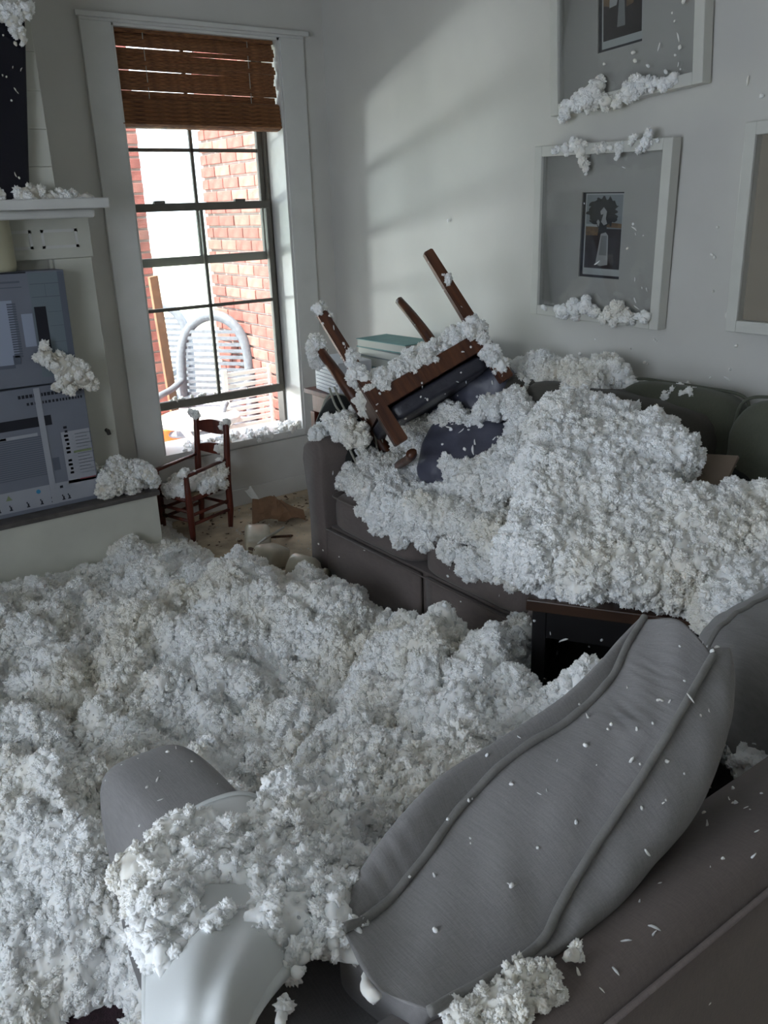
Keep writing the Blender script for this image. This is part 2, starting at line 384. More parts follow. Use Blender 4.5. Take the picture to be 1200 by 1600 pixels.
# ================================================================== the room
WY = 4.289; XR = 2.776; X0 = -1.6; Y0 = -1.4; H = 2.75
WX0, WX1, WZ0, WZ1 = 1.62, 2.50, 0.375, 2.435
def struct(name, bm, m, parent=None):
    o = obj(name, bm, m, parent); tag(o, kind='structure'); return o
bm = bmesh.new(); T = .26
box(bm, X0-.2, WY, 0, WX0, WY+T, H); box(bm, WX1, WY, 0, XR+.2, WY+T, H); box(bm, WX0, WY, 0, WX1, WY+T, WZ0); box(bm, WX0, WY, WZ1, WX1, WY+T, H)
struct('wall_back', bm, M['wall'])
struct('wall_right', bx(XR, Y0-.2, 0, XR+.2, WY, H), M['wall'])
bm = bmesh.new()   # left wall with a wide glazed opening, out of the frame
box(bm, X0-.2, Y0, 0, X0, -.2, H); box(bm, X0-.2, 1.9, 0, X0, WY, H); box(bm, X0-.2, -.2, 0, X0, 1.9, .75); box(bm, X0-.2, -.2, 2.25, X0, 1.9, H)
struct('wall_left', bm, M['wall'])
struct('wall_front', bx(X0-.2, Y0-.2, 0, XR, Y0, H), M['wall'])
struct('ceiling', bx(X0-.2, Y0-.2, H, XR+.2, WY+T, H+.15), M['wall'])
tag(struct('added_sun_blocker', bx(-3.4, Y0-.2, H+.02, X0-.2, WY+T, H+.12), M['trim']), kind='structure')  # unseen overhang added to keep the sun out of the left wall opening
struct('floor', bx(X0-.2, Y0-.2, -.12, XR+.2, WY+T, 0), M['floor'])
tag(obj('rug', bx(-1.3, .6, 0, 1.55, 2.5, .012, .003), M['rug']), 'dark burgundy rug showing through the fluff at the bottom left corner', 'rug')
struct('baseboard_back', bx(1.44, WY-.014, 0, XR, WY, .10, .003), M['trim'])
struct('baseboard_right', bx(XR-.014, Y0, 0, XR, WY-.014, .10, .003), M['trim'])
# window casing
bm = bmesh.new(); box(bm, 1.474, WY-.022, .10, WX0, WY, WZ1); box(bm, WX1, WY-.022, .34, 2.640, WY, WZ1)
box(bm, 1.474, WY-.022, WZ1, 2.640, WY, WZ1+.03); box(bm, 1.455, WY-.04, WZ1+.012, 2.665, WY-.022, WZ1+.034)
bmesh.ops.bevel(bm, geom=bm.edges[:], offset=.002, segments=1, affect='EDGES')
struct('trim_1', bm, M['trim'])
struct('trim_2', bx(1.62, WY-.012, .10, WX1+.14, WY, .335, .003), M['trim'])     # board under the window

# window: jamb liner, two sashes, muntins, panes
win = bpy.data.objects.new('window_1', None); C.objects.link(win); win.location = (2.06, WY, WZ0); tag(win, kind='structure')
bm = bmesh.new()
box(bm, WX0+.001, WY-.02, WZ0-.03, WX1-.001, WY+T+.01, WZ0+.006)      # sill board
obj('window_sill', bm, M['jamb'], win, world=True)
for x0, x1 in ((WX0, WX0+.012), (WX1-.012, WX1)): obj('jamb', bx(x0, WY-.01, WZ0, x1, WY+T, WZ1), M['jamb'], win, world=True)
obj('head_jamb', bx(WX0, WY-.01, WZ1-.012, WX1, WY+T, WZ1), M['jamb'], win, world=True)
for x0, x1 in ((WX0+.012, WX0+.04), (WX1-.028, WX1-.004)): obj('side_track', bx(x0, WY+.17, WZ0, x1, WY+.24, WZ1), M['sash'], win, world=True)
def sash(y, z0, z1, muntz, label, open_bottom=False, lr=.045, tr=.04):
    s = bpy.data.objects.new('sash', None); C.objects.link(s); s.parent = win; s['label'] = label
    off = Vector(win.location)
    def a(n, b, m_):
        bmesh.ops.translate(b, vec=-off, verts=b.verts); return obj(n, b, m_, s)
    xa, xb = WX0+.03, WX1-.03
    a('rail', bx(xa, y-.018, z0, xb, y+.018, z0+lr, .004), M['sash']); a('rail', bx(xa, y-.018, z1-tr, xb, y+.018, z1, .004), M['sash'])
    a('stile', bx(xa, y-.016, z0, xa+.03, y+.016, z1, .003), M['sash']); a('stile', bx(xb-.03, y-.016, z0, xb, y+.016, z1, .003), M['sash'])
    a('muntin', bx(2.055-.009, y-.009, z0+lr, 2.055+.009, y+.009, z1-tr, .002), M['sash'])
    for mz in muntz: a('muntin', bx(xa+.03, y-.009, mz-.009, xb-.03, y+.009, mz+.009, .002), M['sash'])
    zs = [z0+lr]+sorted(muntz)+[z1-tr]
    for i in range(len(zs)-1):
        for (u, v) in ((xa+.03, 2.046), (2.064, xb-.03)):
            a('pane', bx(u, y-.002, zs[i]+.008, v, y+.002, zs[i+1]-.008), M['glass'])
    return s
sash(WY+.21, 1.34, WZ1-.012, [1.913], 'fixed upper sash behind the bamboo blind')
ls = sash(WY+.165, .585, 1.655, [1.12], 'lower sash pushed up, leaving a gap above the sill')
for xx in (1.82, 2.28):
    b = bx(xx-.03, WY+.135, 1.652, xx+.03, WY+.165, 1.668, .004); bmesh.ops.translate(b, vec=-Vector(win.location), verts=b.verts)
    obj('latch', b, M['sash'], ls)

# bamboo roman blind
bl = thing('bamboo_blind', 'brown woven bamboo blind, half raised, hanging in the top of the window', 'blind', (2.06, WY+.05, 2.43))
obj('headrail', bx(WX0+.02, WY+.02, 2.405, WX1-.02, WY+.06, 2.432, .003), M['bamboo'], bl, world=True)
rnd = random.Random(3); slat_me = None; z = 2.402; k = 0
sl_bm = bx(-.425, -.0035, -.0105, .425, .0035, .0105, .002, 1)
slat_me = bpy.data.meshes.new('slat'); sl_bm.to_mesh(slat_me); sl_bm.free(); slat_me.materials.append(M['bamboo'])
while z > 2.13:
    gap = 0.0 if rnd.random() < .72 else rnd.uniform(.0045, .0058)
    o = bpy.data.objects.new('slat', slat_me); C.objects.link(o); o.parent = bl
    o.location = (-.004+rnd.uniform(-.004, .004), -.02+.012*math.sin((2.43-z)*70), z-2.43); o.rotation_euler = (rnd.uniform(-.08, .08), rnd.uniform(-.0075, .0075), 0)
    z -= .0155+gap; k += 1
for i in range(6):          # the gathered folds at the bottom
    zz = 2.125-.019*i; b = bmesh.new()
    prof = [(-.045-.002*i, -.004), (-.052-.002*i, -.018), (-.035, -.030), (0, -.034), (.02, -.02), (.0, -.004), (-.02, .004)]
    L_ = [b.verts.new((-.43, y_, z_)) for y_, z_ in prof]; R2 = [b.verts.new((.43, y_, z_)) for y_, z_ in prof]
    for j in range(len(prof)): b.faces.new((L_[j], L_[(j+1) % len(prof)], R2[(j+1) % len(prof)], R2[j]))
    b.faces.new(L_[::-1]); b.faces.new(R2)
    o = obj('fold', b, M['bamboo'], bl); o.location = (-.006, -.0, zz-2.43); o.rotation_euler = (0, .002, 0)
for xx in (-.28, .27): obj('lift_cord', bx(xx-.0015, -.032, -.33, xx+.0015, -.029, -.02), M['cord'], bl)

# ================================================================== outside
b = bmesh.new(); box(b, -20, WY+T+.6, -.25, 30, 60, -.2)
tag(struct('ground', b, M['ground']), kind='structure')
struct('patio', bx(-1, WY+T, -.2, 4.5, 8.0, -.12), M['patio'])
bw = thing('brick_wall', 'red brick porch wall seen through the right half of the window', 'wall', (2.62, 5.1, -.15))
obj('mortar_core', bx(2.628, WY+T, -.15, 2.80, 5.595, 3.0), M['mortar'], bw, world=True)
bbm = bx(-.010, -.100, -.030, .010, .100, .030, .003, 1); brick_me = bpy.data.meshes.new('brick'); bbm.to_mesh(brick_me); bbm.free(); brick_me.materials.append(M['brick'])
brick_me2 = brick_me.copy(); brick_me2.materials.clear(); brick_me2.materials.append(M['brick2'])
half = bx(-.010, -.045, -.030, .010, .045, .030, .003, 1); half_me = bpy.data.meshes.new('brick'); half.to_mesh(half_me); half.free(); half_me.materials.append(M['brick'])
rnd = random.Random(11)
def lay(parent, me_, loc, rz=0.0):
    o = bpy.data.objects.new('brick', me_); C.objects.link(o); o.parent = parent; o.location = loc; o.rotation_euler = (0, 0, rz)
BY = WY+T+.004-5.1
for r in range(42):
    zz = .05+r*.075
    if r % 2: lay(bw, half_me, (0, BY+.0525, zz)); lay(bw, half_me, (0, BY+.105+4*.21+.0525, zz))
    for q in range(5 if r % 2 == 0 else 4):
        lay(bw, brick_me if rnd.random() < .6 else brick_me2, (rnd.uniform(-.002, .002), BY+.105+q*.21+(.105 if r % 2 else 0), zz))
col = thing('brick_column', 'slim brick porch column at the left side of the window view', 'column', (2.12, 5.9, -.15))
obj('mortar_core', bx(1.998, 5.87, -.15, 2.307, 6.1, 3.0), M['mortar'], col, world=True)
for r in range(42):
    zz = .05+r*.075
    f_, h_ = (-.125+.105, .1375) if r % 2 == 0 else (.085, -.0725)
    lay(col, brick_me if rnd.random() < .6 else brick_me2, (f_, -.035, zz), math.pi/2); lay(col, half_me, (h_, -.035, zz), math.pi/2)
# round patio table
pt = thing('patio_table', 'round white patio table with crossed legs outside the window', 'table', (2.10, 4.87, -.12))
b = bmesh.new(); lathe(b, [(0, .50), (.235, .50), (.25, .515), (.25, .535), (.235, .545), (0, .545)], 36); obj('tabletop', b, M['plastic'], pt, True)
for a in (.4, 1.97, 3.54, 5.11):
    b = bmesh.new(); c, s = math.cos(a), math.sin(a)
    tube(b, [(c*.23, s*.23, 0), (-c*.17, -s*.17, .50)], .013, 8); obj('leg', b, M['plastic'], pt, True)
# orange tub under the table
b = bmesh.new(); lathe(b, [(0, 0), (.17, 0), (.21, .41), (.225, .415), (.225, .43), (.195, .425), (.16, .02), (0, .02)], 28)
o = obj('orange_tub', b, M['orange'], None, True); o.location = (2.06, 5.32, -.12); tag(o, 'bright orange plastic tub standing under the patio table', 'tub')
# two round-backed wicker chairs
def wicker_chair(loc, rz, label):
    t = thing('wicker_chair', label, 'chair', loc, (0, 0, rz), 'round backed wicker chairs on the patio')
    arch = [(-.22, .02, .0), (-.25, .03, .5), (-.24, .06, .85), (-.15, .08, 1.02), (0, .09, 1.08), (.15, .08, 1.02), (.24, .06, .85), (.25, .03, .5), (.22, .02, 0)]
    b = bmesh.new(); tube(b, smooth_curve(arch, 5), .035, 8); obj('back_frame', b, M['wicker'], t, True)
    b = bmesh.new()
    for i in range(14):
        z_ = .42+i*.042; hw = .235 if z_ < .85 else .235*math.sqrt(max(.05, 1-((z_-.85)/.22)**2))
        box(b, -hw, .05, z_, hw, .06, z_+.022)
    obj('back_weave', b, M['wicker'], t)
    obj('seat', bx(-.25, -.42, .36, .25, .04, .42, .03, 3), M['wicker'], t, True)
    for sx in (-.22, .22):
        b = bmesh.new(); tube(b, [(sx, -.40, 0), (sx, -.40, .36)], .02, 8); obj('leg', b, M['wicker'], t, True)
        b = bmesh.new(); tube(b, smooth_curve([(sx*1.1, -.40, .36), (sx*1.15, -.38, .58), (sx*1.15, -.1, .62), (sx*1.1, .04, .66)], 4), .022, 8); obj('armrest', b, M['wicker'], t, True)
    return t
wicker_chair((2.40, 5.28, -.12), -.9, 'grey round backed wicker chair against the brick wall, nearer one')
wicker_chair((2.45, 6.35, -.12), -.9, 'grey round backed wicker chair standing behind the nearer wicker chair')
# white slatted screen on the right outside
sc = thing('slatted_screen', 'low white slatted screen leaning by the brick wall outside', 'screen', (2.56, 4.86, -.12))
for xx in (-.27, .05): obj('post', bx(xx-.015, -.012, 0, xx+.015, .012, .80, .002), M['plastic'], sc)
for i in range(20): obj('slat', bx(-.26, -.006, .05+i*.037, .04, .006, .075+i*.037, .002), M['plastic'], sc)
# leaning board at the left
b = bx(-.035, -.012, 0, .035, .012, 1.35, .003); o = obj('wooden_board', b, M['kraft']); o.location = (2.30, 5.72, -.12); o.rotation_euler = (.06, -.10, .3)
tag(o, 'narrow tan wooden board leaning at the brick column outside', 'board')

# ================================================================== fireplace
fp = thing('fireplace', 'white painted panelled fireplace with mantel shelf and raised hearth left of the window', 'fireplace', (.45, 4.1, 0))
P_ = lambda n, b, m_: obj(n, b, m_, fp, world=True)
for i in range(8):       # boards of the chimney breast
    z0 = 1.66+i*.137
    P_('board', bx(-.5, 3.76, z0+.0008, 1.11, WY, min(z0+.1365, H), .0015, 1), M['surround'])
P_('surround_body', bx(-.5, 4.14, .30, 1.31, WY, 1.60), M['surround'])
P_('pilaster', bx(1.15, 4.085, .339, 1.32, 4.14, 1.429, .004), M['surround'])
P_('pilaster', bx(-.5, 4.085, .339, -.3, 4.14, 1.429, .004), M['surround'])
P_('pilaster_moulding', bx(1.135, 4.11, .339, 1.15, 4.14, 1.429, .003), M['surround'])
P_('frieze', bx(-.5, 4.085, 1.43, 1.33, 4.14, 1.66, .003), M['surround'])
for x0, x1 in ((.46, .86), (.90, 1.07), (1.11, 1.27)):          # raised mouldings round the small recessed panels
    b = bmesh.new(); z0, z1 = 1.475, 1.555
    for q in ((x0, z0, x1, z0+.012), (x0, z1-.012, x1, z1), (x0, z0, x0+.012, z1), (x1-.012, z0, x1, z1)): box(b, q[0], 4.0825, q[1], q[2], 4.086, q[3])
    P_('frieze_panel', b, M['trim'])
P_('mantel_moulding', bx(-.5, 3.78, 1.60, 1.265, 4.14, 1.635, .012, 3), M['trim'])
P_('mantel_shelf', bx(-.5, 3.66, 1.635, 1.29, 4.20, 1.675, .006), M['trim'])
P_('hearth_base', bx(-.5, 3.86, 0, 1.400, WY-.03, .315, .004), M['surround'])
P_('hearth_slab', bx(-.5, 3.845, .315, 1.412, WY-.03, .338, .003), M['stone'])
b = bmesh.new(); tube(b, [(1.272, 4.085, .62), (1.272, 4.06, .62), (1.272, 4.05, .605)], .010, 8); P_('iron_hook', b, M['iron'])
# television / dark panel above the mantel, knocked askew
tv = thing('television', 'black flat screen hanging askew over the mantel at the left edge', 'television', (.55, 3.70, 2.0), (0, math.radians(8), 0))
obj('casing', bx(-.46, .0, -.28, .478, .05, .37, .006), M['tv'], tv); obj('screen', bx(-.45, -.004, -.265, .468, .001, .355), M['tv'], tv)
obj('wall_mount', bx(-.15, .045, -.15, .15, .065, .15), M['iron'], tv)

# ================================================================== cartons on the hearth
def decals(parent, y, groups):
    for m_, rects in groups:
        small = len(rects) > 5; b = bmesh.new()
        for r in rects:
            if not small and r is not rects[0]: obj('print', b, M[m_], parent); b = bmesh.new()
            if len(r) == 4: x0, z0, x1, z1 = r; poly(b, [(x0, y, z0), (x1, y, z0), (x1, y, z1), (x0, y, z1)])
            else: poly(b, [(r[i], y, r[i+1]) for i in range(0, len(r), 2)])
        o = obj('print', b, M[m_], parent)
        if small: tag(o, kind='stuff')
rnd = random.Random(5)
c1 = thing('printed_carton', 'lower grey blue carton with printed text, black bar and small warning symbols on the hearth', 'box', (1.15, 3.93, .338), (0, 0, 0))
obj('carton_body', bx(-.72, 0, 0, 0, .145, .565, .004), M['carton'], c1)
obj('tape_strip', bx(-.222, -.0045, .02, -.196, -.0030, .56), M['carton_light'], c1)
g_light = [(-.72, .02, -.008, .115), (-.135, .10, -.006, .345), (-.72, .348, -.235, .362)]
ink = [(-.72, .388, -.219, .433), (-.198, .388, -.165, .433)]
lines = [(-.62, .165+i*.0098, -.205, .169+i*.0098) for i in range(19)]
txt = []
x = -.29
while x < -.02:          # two rows of worn, unreadable lettering
    wd = rnd.uniform(.007, .014)
    if abs(x+.205) > .012: txt.append((x, .521, x+wd, .536))
    if x > -.26: txt.append((x, .488, x+wd*.8, .500))
    x += wd+.004
marks = [(-.120+.004*math.sin(i*2), .145+i*.0195, -.104, .156+i*.0195) for i in range(12) if i != 4]
small = [(-.075, .14+i*.0155, .0-.01*(i % 3), .1425+i*.0155) for i in range(13)]
icons = []
for i, xx in enumerate((-.50, -.46, -.41, -.335, -.275, -.225, -.176, -.150)):
    icons += [(xx, .030, xx+.014, .035), (xx+.004, .035, xx+.011, .048), (xx+.001, .048, xx+.006, .056)]
icons += [(-.178, .088, -.164, .100)]
decals(c1, -.0012, [('carton_light', g_light), ('ink2', lines+small+[(-.19, .175, -.16, .235)]), ('ink', ink+txt+marks+[(-.395, .350, -.37, .360)])])
decals(c1, -.0024, [('ink', icons), ('green_ink', [(-.091, .240, -.008, .250), (-.418, .078, -.390, .078, -.405, .102)]), ('red_ink', [(-.082, .111, -.007, .116)]),
                    ('blue_ink', [tuple(v for k in range(12) for v in (-.275+.010*math.cos(k*math.pi/6), .093+.010*math.sin(k*math.pi/6)))])])
c2 = thing('printed_carton', 'upper grey blue carton with a picture of a white appliance, stacked on the other carton', 'box', (1.135, 3.94, .905), (0, .015, 0))
obj('carton_body', bx(-.72, 0, 0, 0, .135, .485, .004), M['carton'], c2)
decals(c2, -.0012, [('brickprint', [(-.155, .03, -.030, .478)]), ('ink2', [(-.030, .01, -.003, .48), (-.30, .440, -.19, .448), (-.30, .420, -.185, .424)])])
decals(c2, -.0024, [('ink', [(-.147, .10, -.098, .336), (-.40, .478, -.16, .484)]),
                    ('cabinet_print', [(-.50, .10, -.235, .37), (-.205, .17, -.158, .31)]),
                    ('ink2', [(-.15, .430, -.03, .433), (-.15, .375, -.03, .378), (-.09, .310, -.03, .312), (-.09, .25, -.03, .252), (-.09, .18, -.03, .182), (-.09, .378, -.088, .430)])])
rb = [(-.258, .13+i*.0105, -.222, .137+i*.0105) for i in range(22)]
decals(c2, -.0034, [('ink2', rb+[(-.50, .085, -.26, .10), (-.265, .10, -.235, .14)])])
b = bmesh.new(); lathe(b, [(0, 0), (.055, 0), (.062, .02), (.062, .215), (.058, .235), (.048, .24), (.048, .22), (0, .22)], 28)
o = obj('ceramic_jar', b, M['cream'], None, True); o.location = (.905, 4.005, 1.392); tag(o, 'plain cream cylinder jar standing on the upper carton at the left edge', 'jar')

# ================================================================== child's ladder-back armchair
fc = thing('child_chair', 'small red wooden ladder back armchair standing on the floor under the window', 'chair', (1.70, 4.04, 0))
A = lambda n, b, m_, s=True: obj(n, b, m_, fc, s, world=True)
br, blf = Vector((1.845, 4.00, 0)), Vector((1.775, 4.215, 0)); fr_, fl_ = Vector((1.575, 3.90, 0)), Vector((1.505, 4.115, 0))
def up(p, z, dx=0): return Vector((p.x+dx, p.y, z))
for p, zt, top in ((br, .585, 1), (blf, .585, 1), (fr_, .355, 0), (fl_, .355, 0)):
    b = bmesh.new()
    if top: tube(b, [up(p, .0, -.01), up(p, .10), up(p, .25), up(p, .42, .012), up(p, zt-.02, .022), up(p, zt, .022)], [.013, .017, .018, .017, .016, .010], 10)
    else: tube(b, [up(p, 0), up(p, .05), up(p, .22), up(p, .27), up(p, zt)], [.012, .016, .019, .016, .013], 10)
    A('leg' if not top else 'back_post', b, M['redwood'])
for zz, hh in ((.53, .05), (.41, .04)):
    b = bmesh.new(); n = 9; fr = []
    for i in range(n):
        t = i/(n-1); p = br.lerp(blf, t)+Vector((.02+.018*math.sin(t*math.pi), 0, 0)); hz = hh*(.5+.35*math.sin(t*math.pi))
        fr.append([b.verts.new((p.x-.005, p.y, zz-hz*.8)), b.verts.new((p.x-.005, p.y, zz+hz)), b.verts.new((p.x+.006, p.y, zz+hz)), b.verts.new((p.x+.006, p.y, zz-hz*.8))])
    for i in range(n-1):
        for j in range(4): b.faces.new((fr[i][j], fr[i][(j+1) % 4], fr[i+1][(j+1) % 4], fr[i+1][j]))
    b.faces.new(fr[0][::-1]); b.faces.new(fr[-1]); A('back_slat', b, M['redwood'], False)
for a_, c_ in ((fr_, br), (fl_, blf)):
    b = bmesh.new(); tube(b, [up(a_, .36)+Vector((-.02, -.004, 0)), up(a_, .362), up(c_, .375)], [.016, .018, .012], 10, flat=.6); A('armrest', b, M['redwood'])
for a_, c_, zz in ((fr_, br, .10), (fr_, br, .15), (fl_, blf, .10), (fl_, blf, .15), (fr_, fl_, .12), (fr_, fl_, .17), (br, blf, .13)):
    b = bmesh.new(); tube(b, [up(a_, zz), up(c_, zz)], .009, 8); A('rung', b, M['redwood'])
for a_, c_ in ((fr_, br), (fl_, blf), (fr_, fl_), (br, blf)):
    b = bmesh.new(); tube(b, [up(a_, .232), up(c_, .232)], .013, 8); A('seat_rail', b, M['redwood'])
b = bmesh.new(); vs_ = [b.verts.new(up(p, .248)) for p in (fr_, br, blf, fl_)]; f = b.faces.new(vs_)
ex = bmesh.ops.extrude_face_region(b, geom=[f]); bmesh.ops.translate(b, vec=(0, 0, -.018), verts=[e for e in ex['geom'] if isinstance(e, bmesh.types.BMVert)])
A('seat', b, M['rush'], False)

# ================================================================== cushions helper
def soft_box(L_, W_, H_, puff=(0, 0, 0), n=14, ex=.25, wr=None, taper=0.0):
    """soft cushion: subdivided box, rounded by a superellipse and puffed out on its faces"""
    bm = bmesh.new(); bmesh.ops.create_cube(bm, size=2.0)
    bmesh.ops.subdivide_edges(bm, edges=bm.edges[:], cuts=n, use_grid_fill=True)
    e = 2/ex
    for v in bm.verts:
        x, y, z = v.co
        l = max(abs(x), abs(y), abs(z)); q = (abs(x)**e+abs(y)**e+abs(z)**e)**(1/e); s = l/q
        X, Y, Z = x*s, y*s, z*s
        px_ = 1+puff[0]*(1-y*y)*(1-z*z); py_ = 1+puff[1]*(1-x*x)*(1-z*z); pz_ = 1+puff[2]*(1-x*x)*(1-y*y)
        v.co = (X*L_/2*px_, Y*W_/2*py_*(1-taper*x), Z*H_/2*pz_)
        if wr: v.co += wr(v.co)
    bmesh.ops.recalc_face_normals(bm, faces=bm.faces[:])
    return bm
def ring_pts(L_, H_, ex, n=64, y=0.0):
    e = ex; out = []
    for k in range(n):
        a = 2*math.pi*k/n; c, s = math.cos(a), math.sin(a)
        out.append((math.copysign(abs(c)**e, c)*L_/2, y, math.copysign(abs(s)**e, s)*H_/2))
    return out+[out[0]]

# ================================================================== far sofa (two seats) along the right wall
so = thing('sofa', 'taupe skirted two seat sofa along the right wall, buried in fluff', 'sofa', (2.3, 2.4, 0))
S = lambda n, b, m_, s=True: obj(n, b, m_, so, s, world=True)
SX = 1.855
S('base', bx(SX+.02, 1.64, .02, 2.70, 3.18, .27), M['sofa'], False)
for y0, y1 in ((1.66, 2.335), (2.375, 3.14)):       # skirt panels with the pleat between them
    b = bmesh.new(); n = 14; fr = []
    for i in range(n+1):
        t = i/n; yy = y0+(y1-y0)*t; wv = .006*math.sin(t*9)+(.010 if i in (0, n) else 0)
        fr.append([b.verts.new((SX-.006+wv*.3, yy, .262)), b.verts.new((SX-.012+wv, yy, .12)), b.verts.new((SX-.022+wv*1.5, yy, .004)), b.verts.new((SX+.014, yy, .004)), b.verts.new((SX+.014, yy, .262))])
    for i in range(n):
        for j in range(5): b.faces.new((fr[i][j], fr[i+1][j], fr[i+1][(j+1) % 5], fr[i][(j+1) % 5]))
    b.faces.new(fr[0]); b.faces.new(fr[-1][::-1]); S('skirt_panel', b, M['sofa'])
b = bmesh.new(); tube(b, [(SX-.008, 1.66, .262), (SX-.008, 3.14, .262)], .003, 8); S('welt', b, M['sofa'])
for y0, y1 in ((1.80, 2.385), (2.40, 3.02)):
    b = soft_box(.70, y1-y0, .165, (0.02, .02, .10), 12, .28); bmesh.ops.translate(b, vec=(SX+.345, (y0+y1)/2, .35), verts=b.verts)
    sc_ = S('seat_cushion', b, M['sofa'])
    for zz in (.425,):
        b = bmesh.new(); pts = smooth_curve([(SX+.10, y0+.004, zz), (SX+.012, y0+.03, zz), (SX-.002, y0+.12, zz), (SX-.004, (y0+y1)/2, zz), (SX-.002, y1-.12, zz), (SX+.012, y1-.03, zz), (SX+.10, y1-.004, zz)], 6)
        tube(b, pts, .0035, 6); off = Vector(so.location); bmesh.ops.translate(b, vec=-off, verts=b.verts); obj('seat_welt', b, M['sofa'], sc_, True)
def sofa_arm(y0, y1, sgn):
    """rolled arm: front-face profile extruded along the depth"""
    yc = (y0+y1)/2; h = (y1-y0)/2; prof = []
    pr = [(-1.0, 0), (-1.0, .30), (-.86, .42), (-.98, .52), (-1.05, .59), (-.85, .64), (-.2, .665), (.55, .655), (1.15, .625), (1.32, .57), (1.15, .48), (.92, .38), (.86, .25), (1.0, 0)]
    b = bmesh.new(); rr = []
    for x_, sc2 in ((SX-.012, .94), (SX-.005, .985), (SX+.02, 1.0), (2.3, 1.0), (2.68, 1.0)):
        rr.append([b.verts.new((x_, yc+sgn*p[0]*h*sc2, .33+(p[1]-.33)*sc2 if p[1] > 0 else 0.003)) for p in pr])
    n = len(pr)
    for i in range(len(rr)-1):
        for j in range(n): b.faces.new((rr[i][j], rr[i][(j+1) % n], rr[i+1][(j+1) % n], rr[i+1][j]))
    b.faces.new(rr[0][::-1]); b.faces.new(rr[-1]); bmesh.ops.recalc_face_normals(b, faces=b.faces[:])
    bmesh.ops.subdivide_edges(b, edges=b.edges[:], cuts=1, use_grid_fill=True)
    return S('arm', b, M['sofa'])
sofa_arm(3.03, 3.17, 1); sofa_arm(1.64, 1.79, -1)
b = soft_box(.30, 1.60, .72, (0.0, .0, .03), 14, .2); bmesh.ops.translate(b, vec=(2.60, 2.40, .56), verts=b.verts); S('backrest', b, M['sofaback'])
for y0, y1 in ((1.80, 2.39), (2.40, 3.02)):
    b = soft_box(.20, y1-y0, .52, (0.25, 0, .02), 12, .32); bmesh.ops.rotate(b, matrix=Matrix.Rotation(math.radians(12), 3, 'Y'), verts=b.verts, cent=(0, 0, 0)); bmesh.ops.translate(b, vec=(2.43, (y0+y1)/2, .68), verts=b.verts)
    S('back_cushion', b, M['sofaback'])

# loose cushions on and around it
def cushion(name, label, loc, rot, size, m_, welt=None, group=None, ex=.5, puff=(.0, .35, .0)):
    t = thing(name, label, 'cushion', loc, rot, group)
    L_, W_, H_ = size
    def wr(c): return Vector((0, .006*math.sin(c.x*40+c.z*23)+.005*math.sin(c.z*55-c.x*20), 0))
    obj('cushion_body', soft_box(L_, W_, H_, puff, 14, ex, wr), m_, t, True)
    if welt:
        b = bmesh.new(); tube(b, ring_pts(L_*1.0, H_*1.0, .5*ex*1.05), .006, 6, cap=False); obj('welt', b, welt, t, True)
    return t
cushion('throw_cushion', 'slate blue satin cushion behind the overturned chair, flecked with fluff', (2.33, 2.70, .80), (math.radians(-16), math.radians(6), math.radians(-72)), (.50, .15, .44), M['slate'])
cushion('throw_cushion', 'dark slate cushion lying low in front of the sofa back, half under fluff', (2.18, 2.42, .66), (math.radians(-50), 0, math.radians(-60)), (.44, .13, .34), M['slate'])
cushion('throw_cushion', 'dark olive cushion leaning on the wall behind the insulation mound', (2.60, 1.80, .80), (math.radians(-10), 0, math.radians(-88)), (.50, .16, .34), M['olive'], M['olive'])
cushion('throw_cushion', 'large olive cushion in the corner at the right edge with fluff on its rim', (2.56, 1.28, .76), (math.radians(-8), 0, math.radians(-80)), (.52, .17, .46), M['olive'], M['olive'])
sp = cushion('striped_cushion', 'black cushion with pale double cords on the far arm of the taupe sofa', (2.05, 3.09, .65), (math.radians(-28), math.radians(18), math.radians(-50)), (.34, .10, .30), M['striped'], M['cord'])
for k_, pts in enumerate(([(-.16, -.055, .15), (-.10, -.085, .08), (-.02, -.10, .02), (.02, -.09, -.07), (.10, -.07, -.15)], [(-.14, -.055, .16), (-.07, -.085, .09), (.01, -.10, .02), (.05, -.09, -.06), (.13, -.07, -.13)],
                          [(-.02, -.05, .16), (.07, -.09, .08), (.12, -.085, .0), (.15, -.06, -.06)], [(.01, -.05, .165), (.09, -.09, .09), (.145, -.08, .01), (.17, -.05, -.05)])):
    b = bmesh.new(); tube(b, smooth_curve(pts, 6), .005, 6); obj('cord_stripe', b, M['cord'], sp, True)
sq = cushion('striped_cushion', 'black cushion with pale curved cords at the right edge beside the mound', tuple(onz(1185, 790, .66)), (math.radians(-55), 0, math.radians(-60)), (.42, .12, .36), M['striped'])
for k_ in range(4):
    b = bmesh.new(); h_ = .03+k_*.03; tube(b, smooth_curve([(-.20, -.05, .02-h_*.3), (-.10, -.085, .06+h_*.5), (.0, -.095, .08+h_*.6), (.12, -.08, .06+h_*.4), (.2, -.05, .02)], 6), .0045, 6); obj('cord_stripe', b, M['cord'], sq, True)
# brown board on the mound
o = obj('cardboard_sheet', bx(-.12, -.11, -.006, .12, .11, .006, .002), M['kraft2']); o.location = onz(1078, 758, .77); o.rotation_euler = (math.radians(-10), math.radians(-38), math.radians(12))
tag(o, 'flat brown cardboard sheet sticking out of the mound on the sofa end', 'cardboard')

